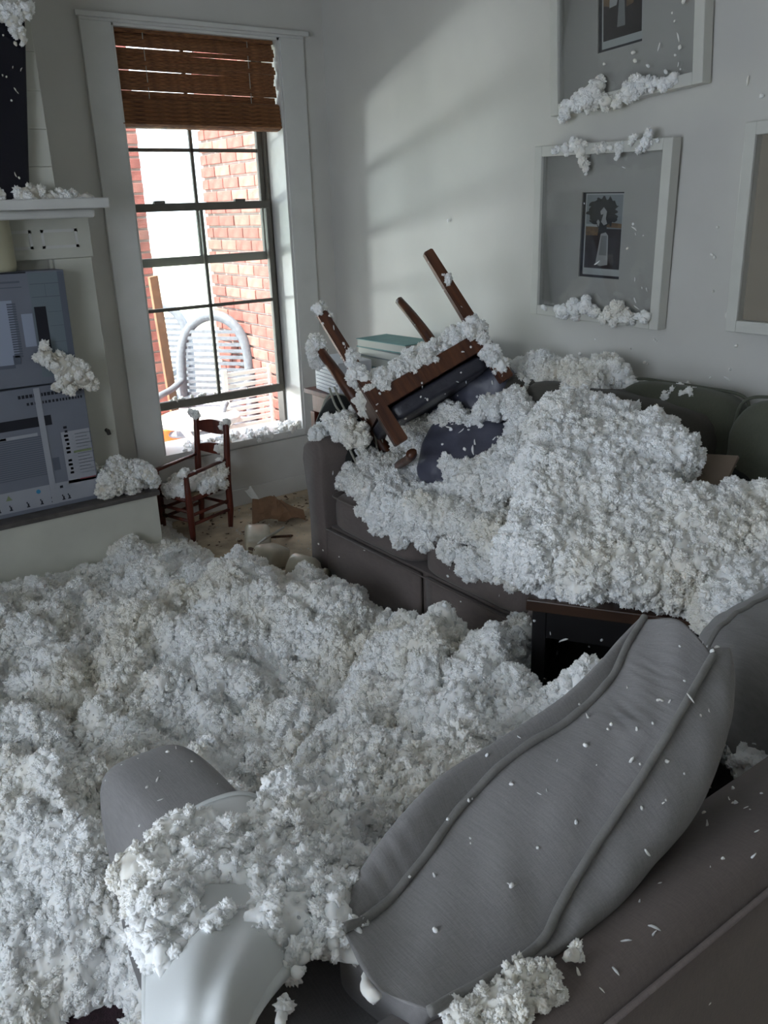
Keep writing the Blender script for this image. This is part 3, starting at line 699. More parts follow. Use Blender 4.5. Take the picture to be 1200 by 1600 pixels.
# ================================================================== corner side table, books and louvred box behind the sofa arm
stb = thing('side_table', 'dark red brown side table in the corner behind the sofa arm', 'table', (2.46, 3.50, 0))
obj('tabletop', bx(-.26, -.25, .715, .26, .25, .74, .004), M['redwood'], stb); obj('apron', bx(-.23, -.22, .62, .23, .22, .715, .002), M['redwood'], stb)
for sx in (-1, 1):
    for sy in (-1, 1): obj('leg', bx(sx*.22-.02, sy*.21-.02, 0, sx*.22+.02, sy*.21+.02, .62, .003), M['redwood'], stb)
lb = thing('louvred_box', 'white box with louvred front standing on the corner side table', 'box', (2.31, 3.54, .74), (0, 0, math.radians(-8)))
obj('box_frame', bx(-.09, -.14, 0, .09, .14, .165, .003), M['louver'], lb)
for i in range(8): obj('louvre', bx(-.098, -.12, .012+i*.0185, -.088, .12, .022+i*.0185, .002, 1), M['louver'], lb)
bk = [('dark', .030, 'greybook', 'grey book at the bottom of the stack on the corner side table'), ('x', .045, 'page', 'thick pale book, second from the bottom of the corner stack'), ('x', .030, 'teal', 'teal book in the middle of the stack on the corner side table'),
      ('x', .050, 'greybook', 'thick grey green book with white pages, second from the top of the corner stack'), ('x', .040, 'greybook', 'thin grey green book directly under the top teal book'), ('x', .042, 'teal', 'teal book lying on top of the stack behind the overturned chair')]
zb = .74
for i, (_, th, m_, lab) in enumerate(bk):
    t = thing('book', lab, 'book', (2.555+.006*(i % 2), 3.455-.004*i, zb), (0, 0, (-.06, .04, .0, .05, -.04, .06)[i]), 'books stacked on the corner side table')
    obj('page_block', bx(-.095, -.185, .004, .095, .185, th-.004), M['page'], t)
    obj('front_cover', bx(-.10, -.19, th-.004, .10, .19, th, .001, 1), M[m_], t); obj('back_cover', bx(-.10, -.19, 0, .10, .19, .004, .001, 1), M[m_], t); obj('spine', bx(.096, -.19, 0, .10, .19, th), M[m_], t)
    zb += th

# ================================================================== overturned armchair
CR = Matrix(((-0.888, 0.398, 0.23), (0.229, 0.817, -0.53), (-0.398, -0.418, -0.816)))
ch = thing('wooden_armchair', 'brown wooden armchair overturned on the sofa with its legs in the air', 'chair', (2.001, 2.81, 1.328), CR.to_euler())
# local frame: x across, y from the front legs to the back, z from the feet (0) to the seat (.43) and on to the back
def K(n, b, m_='chairwood', s=False, par=None): return obj(n, b, M[m_], par or ch, s)
for sx in (-1, 1):
    b = bmesh.new(); x = sx*.25
    vv = box(b, x-.028, -.024, 0, x+.028, .024, .60)
    for v in vv:
        if v.co.z < .1: v.co.x = x+(v.co.x-x)*.72; v.co.y *= .72
    bmesh.ops.bevel(b, geom=b.edges[:], offset=.004, segments=2, affect='EDGES'); K('leg', b)
    b = bmesh.new(); x = sx*.22
    tube(b, smooth_curve([(x, .53, .0), (x, .485, .10), (x, .45, .22), (x, .44, .33), (x, .44, .43), (x, .455, .56), (x, .49, .72), (x, .54, .88)], 4), [.022+.007*min(1, i/8) for i in range(29)], 8, flat=.9); K('leg' , b, s=True)
K('seat_rail', bx(-.25, -.016, .378, .25, .016, .450, .004)); K('seat_rail', bx(-.22, .425, .38, .22, .455, .455, .004))
for sx in (-1, 1):
    b = bmesh.new(); x = sx*.25; x2 = sx*.22
    vv = box(b, x-.013, 0, .38, x+.013, .44, .455)
    for v in vv:
        if v.co.y > .2: v.co.x += x2-x
    K('seat_rail', b)
    b = bmesh.new(); tube(b, smooth_curve([(x, -.05, .655), (x, .0, .665), (x*1.04, .18, .66), (x2*1.02, .40, .655), (x2, .475, .66)], 5), .023, 10, flat=.75); K('armrest', b, s=True)
K('seat_board', bx(-.235, .012, .428, .235, .43, .444), 'debris')
b = soft_box(.49, .45, .07, (0, 0, .25), 10, .3); bmesh.ops.translate(b, vec=(0, .22, .488), verts=b.verts); K('seat_cushion', b, 'leather', True)
for zz, hh in ((.84, .06), (.68, .03)): K('back_rail', bx(-.21, .44+(zz-.43)*.22, zz-hh/2, .21, .465+(zz-.43)*.22, zz+hh/2, .004))
for i in range(5): 
    b = bmesh.new(); x = -.14+i*.07; tube(b, [(x, .475, .46), (x, .50, .68), (x, .545, .82)], .009, 8); K('spindle', b, s=True)
for sx in (-1, 1):
    b = bmesh.new(); tube(b, [(sx*.25, .0, .16), (sx*.22, .46, .16)], .010, 8)
    b.free()
# a second chair piece: brown carved rail lying in the fluff under the chair
b = bmesh.new(); tube(b, smooth_curve([(1.93, 2.62, .50), (2.0, 2.50, .53), (2.06, 2.36, .56), (2.10, 2.24, .62)], 6), .020, 8, flat=.8)
tag(obj('wooden_rail', b, M['chairwood'], None, True), 'loose curved brown wooden rail lying in the fluff below the overturned chair', 'wood')

# ================================================================== dark low table with the mound on it
tz = .55
TR = math.atan2(-.39, .25)
dt = thing('end_table', 'black end table between the sofas with a mound of insulation on its top', 'table', (1.59, 1.53, 0), (0, 0, TR))
LT = .47; DT_ = .25
obj('tabletop', bx(-.012, -.012, tz-.035, LT, DT_, tz, .004), M['tabletop'], dt)
obj('apron', bx(.012, .010, tz-.125, LT-.02, .026, tz-.035, .003), M['black'], dt)
obj('side_panel', bx(.006, .01, .10, .028, DT_-.02, tz-.035, .003), M['black'], dt); obj('side_panel', bx(LT-.034, .01, .10, LT-.012, DT_-.02, tz-.035, .003), M['black'], dt)
obj('back_panel', bx(.028, DT_-.03, .10, LT-.034, DT_-.015, tz-.035), M['black'], dt)
obj('shelf', bx(.028, .02, .20, LT-.034, DT_-.03, .22, .002), M['black'], dt)
for sx in (.004, LT-.044):
    for sy in (.006, DT_-.05): obj('leg', bx(sx, sy, 0, sx+.04, sy+.04, tz-.035, .003), M['black'], dt)

# ================================================================== near sofa, seen over its back
ns = thing('sofa', 'grey welted sofa in the foreground, seen from behind over its back', 'sofa', (1.2, .8, 0))
N_ = lambda n, b, m_, s=True: obj(n, b, m_, ns, s, world=True)
b = bmesh.new(); rr = []
prof = [(.445, .02), (.43, .40), (.418, .70), (.413, .765), (.425, .795), (.450, .806), (.49, .800), (.55, .765), (.60, .725), (.615, .66), (.62, .40), (.62, .02)]
for xx, k in ((.235, .9), (.245, .97), (.27, 1.0), (.8, 1), (1.4, 1), (2.0, 1), (2.64, 1), (2.68, .96)):
    rr.append([b.verts.new((xx, .52+(p[0]-.52)*k, p[1]*(1 if p[1] < .1 else (.985+.015*(k > .99))))) for p in prof])
for i in range(len(rr)-1):
    for j in range(len(prof)): b.faces.new((rr[i][j], rr[i][(j+1) % len(prof)], rr[i+1][(j+1) % len(prof)], rr[i+1][j]))
b.faces.new(rr[0][::-1]); b.faces.new(rr[-1]); bmesh.ops.recalc_face_normals(b, faces=b.faces[:])
N_('backrest', b, M['sofa'])
b = bmesh.new(); tube(b, [(.25, .414, .775), (1.2, .411, .777), (2.66, .414, .775)], .004, 8); N_('welt', b, M['sofa'])
N_('base', bx(.33, .60, .02, 2.64, 1.08, .30, .01), M['sofa'], False)
def near_arm(xc, w_, sc_y=1.0):
    b = soft_box(w_, .92*sc_y, .60, (.04, 0, .02), 16, .42)
    for v in b.verts:
        if v.co.y > .38: pass
        v.co.x *= 1+.10*max(0, v.co.z)/.3
    bmesh.ops.translate(b, vec=(xc, 1.04 if sc_y == 1 else .85, .350), verts=b.verts); return b
N_('arm', near_arm(.42, .205), M['grey']); N_('arm', near_arm(2.56, .2, .55), M['grey'])
for x0, x1 in ((.54, 1.16), (1.18, 1.80), (1.82, 2.44)):
    b = soft_box(x1-x0, .48, .17, (0, 0, .08), 10, .28); bmesh.ops.translate(b, vec=((x0+x1)/2, .86, .385), verts=b.verts); N_('seat_cushion', b, M['grey'])

# big boxed back cushions
def boxed_cushion(label, Rm, cen, L_, W_, Hh, seed, sag=1.0):
    t = thing('back_cushion', label, 'cushion', cen, Rm.to_euler(), 'loose boxed cushions of the grey sofa')
    rn = random.Random(seed); bm = bmesh.new(); nu, nv = 56, 40; e = .42
    # cross-section in y for every ring around the x-z outline: boxing band flat between welts, faces pillowed
    def outline(a):
        c, s = math.cos(a), math.sin(a); ex_ = .34
        return Vector((math.copysign(abs(c)**ex_, c)*L_/2, 0, math.copysign(abs(s)**ex_, s)*Hh/2))
    def shape(p):
        # local sag and twist of the slumped cushion
        x, y, z = p; u = x/(L_/2); y *= 1-.13*u
        z += sag*(-.030*(u**2)*(1 if z > 0 else .3) + .012*math.sin(u*4.5+1)*(z > 0))
        y += sag*(.012*math.sin(u*3.2+.6)+.007*math.sin(u*7.0))*(1 if p[1] > 0 else .3)
        wv = .0035*math.sin(x*95+z*30)*math.exp(-((u-.35)/.35)**2)*(abs(y) < W_*.55)
        wv += .0028*math.sin(x*130-y*60)*math.exp(-((u+.75)/.25)**2)
        z += wv
        return Vector((x, y, z))
    rings = []
    prof = []                               # (shrink of outline 0..1, y)
    for i in range(15):                     # face on -y side, from centre to the welt
        k = i/14; prof.append((1-(1-k)**1.6 if False else k, -W_/2-.055*(1-k**4.5)))
    prof[-1] = (1.0, -W_/2)
    for i in range(1, 12):
        k = i/11; prof.append((1+.055*math.sin(k*math.pi), -W_/2+W_*k))
    for i in range(1, 15):
        k = 1-i/14; prof.append((k, W_/2+.095*(1-k**5)))
    for s_, y in prof:
        ring = []
        for k in range(96):
            o_ = outline(2*math.pi*k/96)*max(s_, .001); o_.y = y; ring.append(bm.verts.new(shape(o_)))
        rings.append(ring)
    for i in range(len(rings)-1):
        for k in range(96): bm.faces.new((rings[i][k], rings[i][(k+1) % 96], rings[i+1][(k+1) % 96], rings[i+1][k]))
    bmesh.ops.remove_doubles(bm, verts=bm.verts[:], dist=.0008); bmesh.ops.recalc_face_normals(bm, faces=bm.faces[:])
    obj('cushion_body', bm, M['grey'], t, True)
    for y in (-W_/2, W_/2):
        b = bmesh.new(); pts = []
        for k in range(97):
            o_ = outline(2*math.pi*k/96)*1.004; o_.y = y; pts.append(shape(o_))
        tube(b, pts, .0055, 8, cap=False); obj('welt', b, M['welt'], t, True)
    return t
R1 = Matrix(((.954, -.169, -.248), (.181, .983, .025), (.24, -.069, .968)))
def at_depth(px, py, q): return CAMP+_ray(px, py)*q
_A = [(540, 1450), (556, 1372), (620, 1283), (690, 1216), (770, 1170), (868, 1104), (925, 1050), (960, 1012), (1000, 970)]
_W1 = [(537, 1457), (600, 1417), (667, 1337), (720, 1264), (800, 1184), (893, 1124), (953, 1064), (980, 1010), (1007, 967)]
_B = [(588, 1543), (672, 1482), (752, 1408), (803, 1335), (868, 1252), (948, 1172), (1006, 1100), (1036, 1043), (1067, 972)]
_W2 = [(667, 1580), (760, 1530), (840, 1477), (880, 1404), (933, 1317), (1000, 1217), (1053, 1130), (1087, 1070), (1113, 1024)]
_D = [(668, 1584), (775, 1548), (880, 1490), (967, 1417), (1033, 1337), (1093, 1264), (1133, 1164), (1147, 1084), (1140, 1017)]
t = thing('back_cushion', 'big grey boxed cushion with heavy welts slumped over the near sofa back', 'cushion', (.75, .65, .62), (0, 0, 0), 'loose boxed cushions of the grey sofa')
st = []
for i in range(9):
    k = i/8; a_, w1, b1, w2, d1 = (at_depth(*p, q) for p, q in ((_A[i], 1.0+.40*k), (_W1[i], .965+.40*k), (_B[i], .895+.385*k), (_W2[i], .865+.37*k), (_D[i], .885+.385*k)))
    f_ = (.16, .75, 1, 1, 1, 1, .95, .8, .5)[i]
    e2 = d1+Vector((0, .15, -.26))*f_; e1 = a_+Vector((0, .06, -.30))*f_; e0 = (e1+e2)/2+Vector((0, .02, -.05))*f_
    st.append([a_, w1, b1, w2, d1, e2, e0, e1])
cols = [smooth_curve([s_[j] for s_ in st], 10) for j in range(8)]
bm = bmesh.new(); rings = []; NS = len(cols[0])
for i in range(NS):
    c = [cols[j][i] for j in range(8)]; ring = []
    for j in range(8):
        p0, p1, p2, p3 = c[j-1], c[j], c[(j+1) % 8], c[(j+2) % 8]
        if j == 1: p0 = p1-(p2-p1)*.3         # creases at the two welts
        if j == 0: p3 = p2+(p2-p1)*.3
        if j == 2: p3 = p2+(p2-p1)*.3
        if j == 3: p0 = p1-(p2-p1)*.3
        for k in range(9):
            u = k/9; ring.append(bm.verts.new(0.5*((2*p1)+(p2-p0)*u+(2*p0-5*p1+4*p2-p3)*u*u+(3*p1-p0-3*p2+p3)*u**3)))
    rings.append(ring)
NR = len(rings[0])
for i in range(NS-1):
    for k in range(NR): bm.faces.new((rings[i][k], rings[i][(k+1) % NR], rings[i+1][(k+1) % NR], rings[i+1][k]))
for rg, nb, sg in ((rings[0], rings[3], 1), (rings[-1], rings[-4], -1)):       # rounded ends
    cen = sum((v.co for v in rg), Vector())/NR; out = (cen-sum((v.co for v in nb), Vector())/NR).normalized(); prev = rg
    for q, bul in ((.75, .006), (.45, .010), (.15, .012)):
        nr = [bm.verts.new(cen+(v.co-cen)*q+out*bul) for v in rg]
        for k in range(NR): bm.faces.new((prev[k], prev[(k+1) % NR], nr[(k+1) % NR], nr[k]))
        prev = nr
    bm.faces.new(prev)
bmesh.ops.recalc_face_normals(bm, faces=bm.faces[:]); bm.normal_update()
disp = {}
for i, rg in enumerate(rings):
    s_ = i/(NS-1)
    for k, v in enumerate(rg):
        u = k/9.0; dd = 0
        if 1 <= u <= 3:       # folds across the boxing
            m_ = math.sin((u-1)/2*math.pi)
            dd += .0042*math.exp(-((s_-.70)/.055)**2)*math.sin(s_*230+u*2.2)*m_ + .0026*math.exp(-((s_-.86)/.06)**2)*math.sin(s_*210-u*3)*m_
            dd += .002*math.sin(s_*31+u*5)*m_
        elif u < 1: dd += .0022*math.exp(-((s_-.16)/.10)**2)*math.sin(s_*330)*math.sin(u*math.pi)
        elif u < 4: dd += .0018*math.sin(s_*45+u*9)*math.sin((u-3)*math.pi)
        disp[v] = dd
for v, dd in disp.items(): v.co += v.normal*dd
obj('cushion_body', bm, M['grey'], t, True, world=True)
for j in (1, 3):
    b = bmesh.new(); pts = [cols[j][i]+(cols[j][i]-cols[6][i]).normalized()*(.0035+.0012*math.sin(i*.9)) for i in range(NS)]
    tube(b, pts, .0058, 8); obj('welt', b, M['welt'], t, True, world=True)
R2 = Matrix.Rotation(math.radians(-4), 3, 'Z') @ Matrix.Rotation(math.radians(-3), 3, 'Y')
boxed_cushion('grey boxed cushion standing at the right edge, cut off by the frame', R2, (1.64, .70, .65), .66, .165, .44, 2, .5)

# white cover draped over the corner of the sofa back
rows = [[(262, 1335, .69), (288, 1282, .735), (338, 1252, .75), (392, 1246, .745), (448, 1290, .70)],
        [(230, 1400, .735), (285, 1355, .785), (350, 1342, .80), (425, 1350, .79), (510, 1400, .73)],
        [(231, 1490, .775), (285, 1460, .835), (345, 1450, .85), (410, 1455, .84), (475, 1480, .79)],
        [(232, 1600, .80), (268, 1590, .85), (312, 1580, .865), (352, 1585, .86), (386, 1602, .82)],
        [(233, 1760, .66), (268, 1765, .70), (305, 1765, .71), (340, 1762, .70), (372, 1750, .66)]]
G = [[onz(*p) for p in r] for r in rows]
cols = [smooth_curve([G[i][j] for i in range(5)], 8) for j in range(5)]
grid = [smooth_curve([cols[j][i] for j in range(5)], 8) for i in range(len(cols[0]))]
dc = thing('white_cover', 'smooth white cover with a rolled hem draped over the near sofa corner', 'cover', tuple(G[2][2]))
b = bmesh.new(); vv = []
for i, r in enumerate(grid):
    vv.append([b.verts.new(p+Vector((0, 0, .006*math.sin(j*.55+i*.05)*(i/40)))) for j, p in enumerate(r)])
for i in range(len(vv)-1):
    for j in range(len(vv[0])-1): b.faces.new((vv[i][j], vv[i+1][j], vv[i+1][j+1], vv[i][j+1]))
o = obj('cloth', b, M['white_cloth'], dc, True, world=True)
sl = o.modifiers.new('thick', 'SOLIDIFY'); sl.thickness = .008; sl.offset = 0
hem = [r[0] for r in grid[::-1]]+grid[0][1:]+[r[-1] for r in grid[1:]]
b = bmesh.new(); tube(b, hem, .0075, 8); obj('hem', b, M['white_cloth'], dc, True, world=True)
# side fall of the cover on the outer side of the sofa
b = bmesh.new(); vv = []
for i, r in enumerate(grid):
    p = r[0]; vv.append([b.verts.new(p+Vector((-.004*k-.006*math.sin(i*.5)*k*.3, -.01*k, -.05*k))) for k in range(7)])
for i in range(len(vv)-1):
    for j in range(6): b.faces.new((vv[i][j], vv[i][j+1], vv[i+1][j+1], vv[i+1][j]))
obj('side_fall', b, M['white_cloth'], dc, True, world=True)

# ================================================================== picture frames on the right wall
def picture(label, cen, rot, W_, H_, pr, kind, m_board='mat_board', bar=.040, depth=.05):
    """local frame: x to the right as seen, z up, y into the wall"""
    t = thing('picture_frame', label, 'picture', cen, rot, 'white deep framed prints on the right wall')
    hw, hh = W_/2, H_/2
    for q in ((-hw, -hh, -hw+bar, hh), (hw-bar, -hh, hw, hh), (-hw+bar, hh-bar, hw-bar, hh), (-hw+bar, -hh, hw-bar, -hh+bar)):
        obj('frame_bar', bx(q[0], -depth/2, q[1], q[2], depth/2, q[3], .003), M['frame'], t)
    px0, pz0, px1, pz1 = pr
    bm = bmesh.new(); y0, y1 = depth/2-.012, depth/2-.006      # mat board with its cut-out
    box(bm, -hw+bar*.5, y0, -hh+bar*.5, px0, y1, hh-bar*.5); box(bm, px1, y0, -hh+bar*.5, hw-bar*.5, y1, hh-bar*.5)
    box(bm, px0, y0, pz1, px1, y1, hh-bar*.5); box(bm, px0, y0, -hh+bar*.5, px1, y1, pz0)
    obj('mat_board', bm, M[m_board], t)
    obj('backing', bx(-hw+bar*.5, depth/2-.004, -hh+bar*.5, hw-bar*.5, depth/2, hh-bar*.5), M['mat_board'], t)
    yb = depth/2-.0045
    p = obj('print', bx(px0, yb-.0003, pz0, px1, yb, pz1), M['ink'], t)
    if kind:
        w_, h_ = px1-px0, pz1-pz0
        def pl(m, pts, k): b = bmesh.new(); poly(b, [(px0+u*w_, yb-.0004-.0002*k, pz0+v*h_) for u, v in pts]); o = obj('printed_shape', b, M[m], p)
        pl('p_border', [(.07, .03), (1, .03), (1, .985), (.07, .985)], 0)
        pl('p_ground', [(.10, .11), (.96, .11), (.96, .60), (.10, .60)], 1)
        pl('p_sky', [(.10, .58), (.96, .58), (.96, .97), (.10, .97)], 1)
        if kind == 1:
            pl('p_field', [(.10, .50), (.40, .50), (.42, .62), (.10, .62)], 2); pl('p_border', [(.10, .605), (.40, .60), (.40, .63), (.10, .635)], 3)
            pl('p_field', [(.60, .60), (.96, .59), (.96, .64), (.60, .66)], 2)
            pl('p_tree', [(.50+(.36+.045*math.sin(k*5.3)+.03*math.sin(k*2.1))*math.cos(k*math.pi/30), .77+(.17+.022*math.sin(k*4.7)+.014*math.sin(k*1.9))*math.sin(k*math.pi/30)) for k in range(60)], 3)
            pl('p_tree', [(.42, .52), (.62, .52), (.60, .70), (.44, .70)], 4)
            pl('p_dress', [(.38, .16), (.50, .14), (.68, .16), (.66, .50), (.60, .54), (.48, .52)], 5)
            pl('p_apron', [(.46, .27), (.64, .27), (.63, .50), (.50, .50)], 6)
            pl('p_dress', [(.47, .66), (.54, .62), (.62, .64), (.58, .70), (.60, .78), (.52, .83), (.44, .78), (.46, .74), (.52, .75)], 5)
            pl('p_dress', [(.36, .66), (.42, .60), (.44, .66), (.40, .69)], 6)
        if kind == 2:
            pl('p_red', [(.60, .52), (.90, .52), (.90, .80), (.60, .80)], 2); pl('p_field', [(.10, .48), (.32, .44), (.30, .80), (.10, .80)], 2)
            pl('p_tree', [(.50+.32*math.cos(k*math.pi/10), .86+.10*math.sin(k*math.pi/10)) for k in range(20)], 3)
            pl('p_dress', [(.24, .44), (.40, .45), (.48, .62), (.44, .80), (.26, .80)], 5); pl('p_dress', [(.52, .58), (.60, .58), (.62, .82), (.50, .82)], 5)
            pl('p_apron', [(.42, .22), (.60, .22), (.58, .52), (.46, .52)], 6); pl('p_field', [(.62, .40), (.78, .42), (.78, .56), (.62, .54)], 4)
    obj('glazing', bx(-hw+bar, -depth/2+.012, -hh+bar, hw-bar, -depth/2+.014, hh-bar), M['pglass'], t)
    return t
def wall_rot(roll=0, lean=0):   # local x -> world -Y, local y -> world +X ; lean tips the top off the wall
    B = Matrix(((0, 1, 0), (-1, 0, 0), (0, 0, 1)))
    return (B @ Matrix.Rotation(math.radians(lean), 3, 'X') @ Matrix.Rotation(math.radians(roll), 3, 'Y')).to_euler()
pic1 = picture('topmost white framed print of two figures, fluff along its lower rail', (2.742, 2.26, 2.262), wall_rot(-3.4, 0), .68, .66, (-.135, -.145, .065, .17), 2)
pic2 = picture('white framed print of a woman in a pale dress under a dark tree', (2.740, 2.331, 1.470), wall_rot(1.3, 1.0), .66, .665, (-.10, -.165, .105, .155), 1)
pic3 = picture('white framed print cut off at the right edge of the view', (2.745, 1.400, 1.485), wall_rot(0, 0), .66, .665, (-.10, -.165, .105, .155), 1, 'tan_mat')

# ================================================================== debris on the floor
dz = .04
tc = thing('torn_carton', 'crumpled torn brown cardboard piece on the floor below the window', 'cardboard', (2.02, 3.93, .02))
for pts in ([(-.10, -.02, 0), (.02, -.09, .02), (.06, -.02, .11), (-.06, .03, .13)], [(.02, -.09, .01), (.17, -.13, .0), (.10, .0, .09), (.05, -.01, .12)], [(-.06, .03, .12), (-.02, .0, .10), (-.05, .06, .19), (-.09, .05, .17)], [(.10, .0, .08), (.17, -.13, .0), (.20, -.05, .02), (.13, .05, .03)]):
    b = bmesh.new(); f = poly(b, pts); bmesh.ops.subdivide_edges(b, edges=b.edges[:], cuts=3, use_grid_fill=True)
    for v in b.verts: v.co += Vector((0, 0, .012*math.sin(v.co.x*60+v.co.y*45)))
    o = obj('cardboard_flap', b, M['kraft'] if len(tc.children) != 2 else M['page'], tc); o.modifiers.new('t', 'SOLIDIFY').thickness = .004
b = bmesh.new(); lathe(b, [(0, 0), (.055, 0), (.062, .01), (.064, .10), (.050, .13), (.030, .145), (.030, .165), (.036, .168), (.036, .185), (0, .186)], 24)
for v in b.verts: v.co *= 1+.05*math.sin(v.co.z*60+v.co.x*40)
o = obj('plastic_jug', b, M['milky'], None, True); o.location = (1.71, 3.14, .085); o.rotation_euler = (math.radians(100), 0, math.radians(35)); tag(o, 'yellowed translucent plastic jug lying by the far corner of the sofa', 'jug')
b = soft_box(.17, .12, .10, (0, 0, .1), 6, .3); o = obj('milky_tub', b, M['milky'], None, True); o.location = (1.715, 3.33, .07); o.rotation_euler = (.2, .25, .5); tag(o, 'broken milky plastic tub half sunk in fluff, nearer the window than the jug', 'tub')
b = soft_box(.16, .13, .09, (0, 0, .1), 6, .35); o = obj('grey_stone', b, M['milky'], None, True); o.location = (1.80, 3.62, .055); o.rotation_euler = (.1, -.2, 1.1); tag(o, 'rounded grey beige lump on the floor in front of the torn cardboard', 'debris')
b = bx(-.10, -.004, -.03, .10, .004, .03, .001); o = obj('white_shard', b, M['page']); o.location = (1.80, 3.47, .115); o.rotation_euler = (.9, .1, .6); tag(o, 'thin white broken panel piece lying between the lump and the tub', 'debris')
for (p, a, L_, lab) in (((1.93, 3.62, .03), .4, .20, 'thin grey splinter lying on the floor left of the sofa arm'), ((1.66, 3.40, .10), 1.3, .16, 'brown twig sticking out of the fluff in front of the tub')):
    b = bx(-L_/2, -.007, -.006, L_/2, .007, .006, .002); o = obj('wood_splinter', b, M['debris']); o.location = p; o.rotation_euler = (0, .3, a); tag(o, lab, 'wood', 'wood splinters on the floor')
# crumbs of dark debris on the bare floor
rnd = random.Random(8); V = []; Fc = []
def crumbs(name, n, rect, zf, m_, smin, smax, label, seed):
    rn = random.Random(seed); pts = [(rn.uniform(rect[0], rect[2]), rn.uniform(rect[1], rect[3]), zf) for _ in range(n)]
    V = []; Fc = []
    for p in pts:
        s = rn.uniform(smin, smax); b = len(V); q = [Vector((rn.uniform(-1, 1), rn.uniform(-1, 1), rn.uniform(-.2, .5)))*s for _ in range(6)]
        V += [Vector(p)+v for v in q]; Fc += [[b, b+1, b+2], [b, b+2, b+3], [b+1, b+2, b+4], [b+3, b+4, b+5], [b, b+4, b+5], [b+2, b+3, b+5]]
    me = bpy.data.meshes.new(name); me.from_pydata(V, [], Fc); o = mesh_obj(name, me, m_); return tag(o, label, 'debris', kind='stuff')
crumbs('floor_debris', 150, (1.45, 3.75, 2.40, 4.25), .006, M['debris'], .004, .017, 'dark crumbs and splinters strewn on the beige floor under the window', 4)
crumbs('pale_grit', 260, (1.75, 3.25, 2.40, 4.25), .006, M['page'], .003, .012, 'pale grit scattered on the beige floor beside the sofa arm', 6)

# ================================================================== the insulation
def sstep(a, b, x): t = np.clip((x-a)/(b-a), 0, 1); return t*t*(3-2*t)
def floor_height(X, Y):
    h = np.full_like(X, .15)
    g = lambda cx, cy, sx, sy, a: a*np.exp(-(((X-cx)/sx)**2+((Y-cy)/sy)**2))
    h += g(1.45, 1.60, .30, .35, .20)+g(1.62, 1.85, .20, .20, .15)+g(.95, 1.45, .45, .28, .22)+g(1.15, 1.15, .35, .22, .20)
    h += g(.30, 1.95, .30, .35, .07)+g(.62, 2.55, .3, .3, .06)+g(1.25, 2.60, .35, .3, .05)
    h += g(.75, 1.15, .25, .25, .16)
    # seat area of the near sofa is heaped higher
    seat = sstep(.44, .60, X)*sstep(1.50, 1.25, Y)*sstep(1.50, 1.30, X)
    h = h*(1-seat)+seat*np.maximum(h, .56)
    # thinning out: along the sofa skirt, toward the window, hearth and the bottom-left corner
    thin = sstep(3.05, 3.75, Y+.55*(X-1.45)); h *= 1-.97*thin
    h = np.maximum(h, .045*sstep(1.70, 1.45, X)*sstep(3.0, 3.2, Y)+.05*sstep(1.5, 1.2, X))
    h *= 1-.72*np.exp(-((X-1.86)/.16)**2)*sstep(2.0, 2.35, Y)
    h *= 1-.93*sstep(1.62, 1.46, Y)*sstep(.42, .28, X)*sstep(-.3, -.1, X)
    uu = (X-1.59)*.54-(Y-1.53)*.84; vv_ = (X-1.59)*.84+(Y-1.53)*.54
    tm = sstep(-.05, .02, uu)*sstep(-.22, -.10, vv_); h = h*(1-tm)+np.minimum(h, .10)*tm
    h *= 1-.85*np.exp(-((X-1.74)/.13)**2-((Y-3.28)/.22)**2)
    h += -.04*sstep(3.2, 3.8, Y)*sstep(1.3, .9, X)
    return h
GS = .0065
xs = np.arange(-.75, 2.12, GS); ys = np.arange(.72, 4.27, GS); XX, YY = np.meshgrid(xs, ys, indexing='ij')
P0 = np.stack([XX.ravel(), YY.ravel(), np.zeros(XX.size)], 1)
hb = floor_height(P0[:, 0], P0[:, 1])
PW = P0+.05*np.stack([perlin(P0/.15, 60+k) for k in range(3)], 1)
amt = np.clip(hb/.12, .0, 1.15)
big = lumps(PW, .30, 3)-.62; mid_ = lumps(PW, .13, 4)-.6
z = hb+amt*(.17*big+.115*mid_+.06*perlin(P0/.5, 8))
P1 = np.stack([P0[:, 0], P0[:, 1], z], 1)
nx, ny = XX.shape
Z = z.reshape(nx, ny); gx, gy = np.gradient(Z, GS)
Nn = np.stack([-gx.ravel(), -gy.ravel(), np.ones(nx*ny)], 1); Nn /= np.linalg.norm(Nn, axis=1)[:, None]
PD = P1.copy(); P1 = P1+.022*np.stack([perlin(P1/.07, 64+k) for k in range(3)], 1)
d = (.8+.6*perlin(P1/.2, 35))*(.052*(lumps(P1, .080, 31)-.5)+.022*(lumps(P1, .034, 32)-.5))+.013*(lumps(P1, .016, 34)-.5)+.010*perlin(P1/.012, 33)
P2 = PD+Nn*(d*np.clip(hb/.05, .1, 1))[:, None]+(.012*np.clip(hb/.08, 0, 1))[:, None]*np.stack([perlin(PD/.04, 70+k) for k in range(3)], 1)
P2[:, 2] -= .03*sstep(.05, .0, hb)
me = bpy.data.meshes.new('floor_insulation')
idx = np.arange(nx*ny).reshape(nx, ny)
quads = np.stack([idx[:-1, :-1].ravel(), idx[1:, :-1].ravel(), idx[1:, 1:].ravel(), idx[:-1, 1:].ravel()], 1)
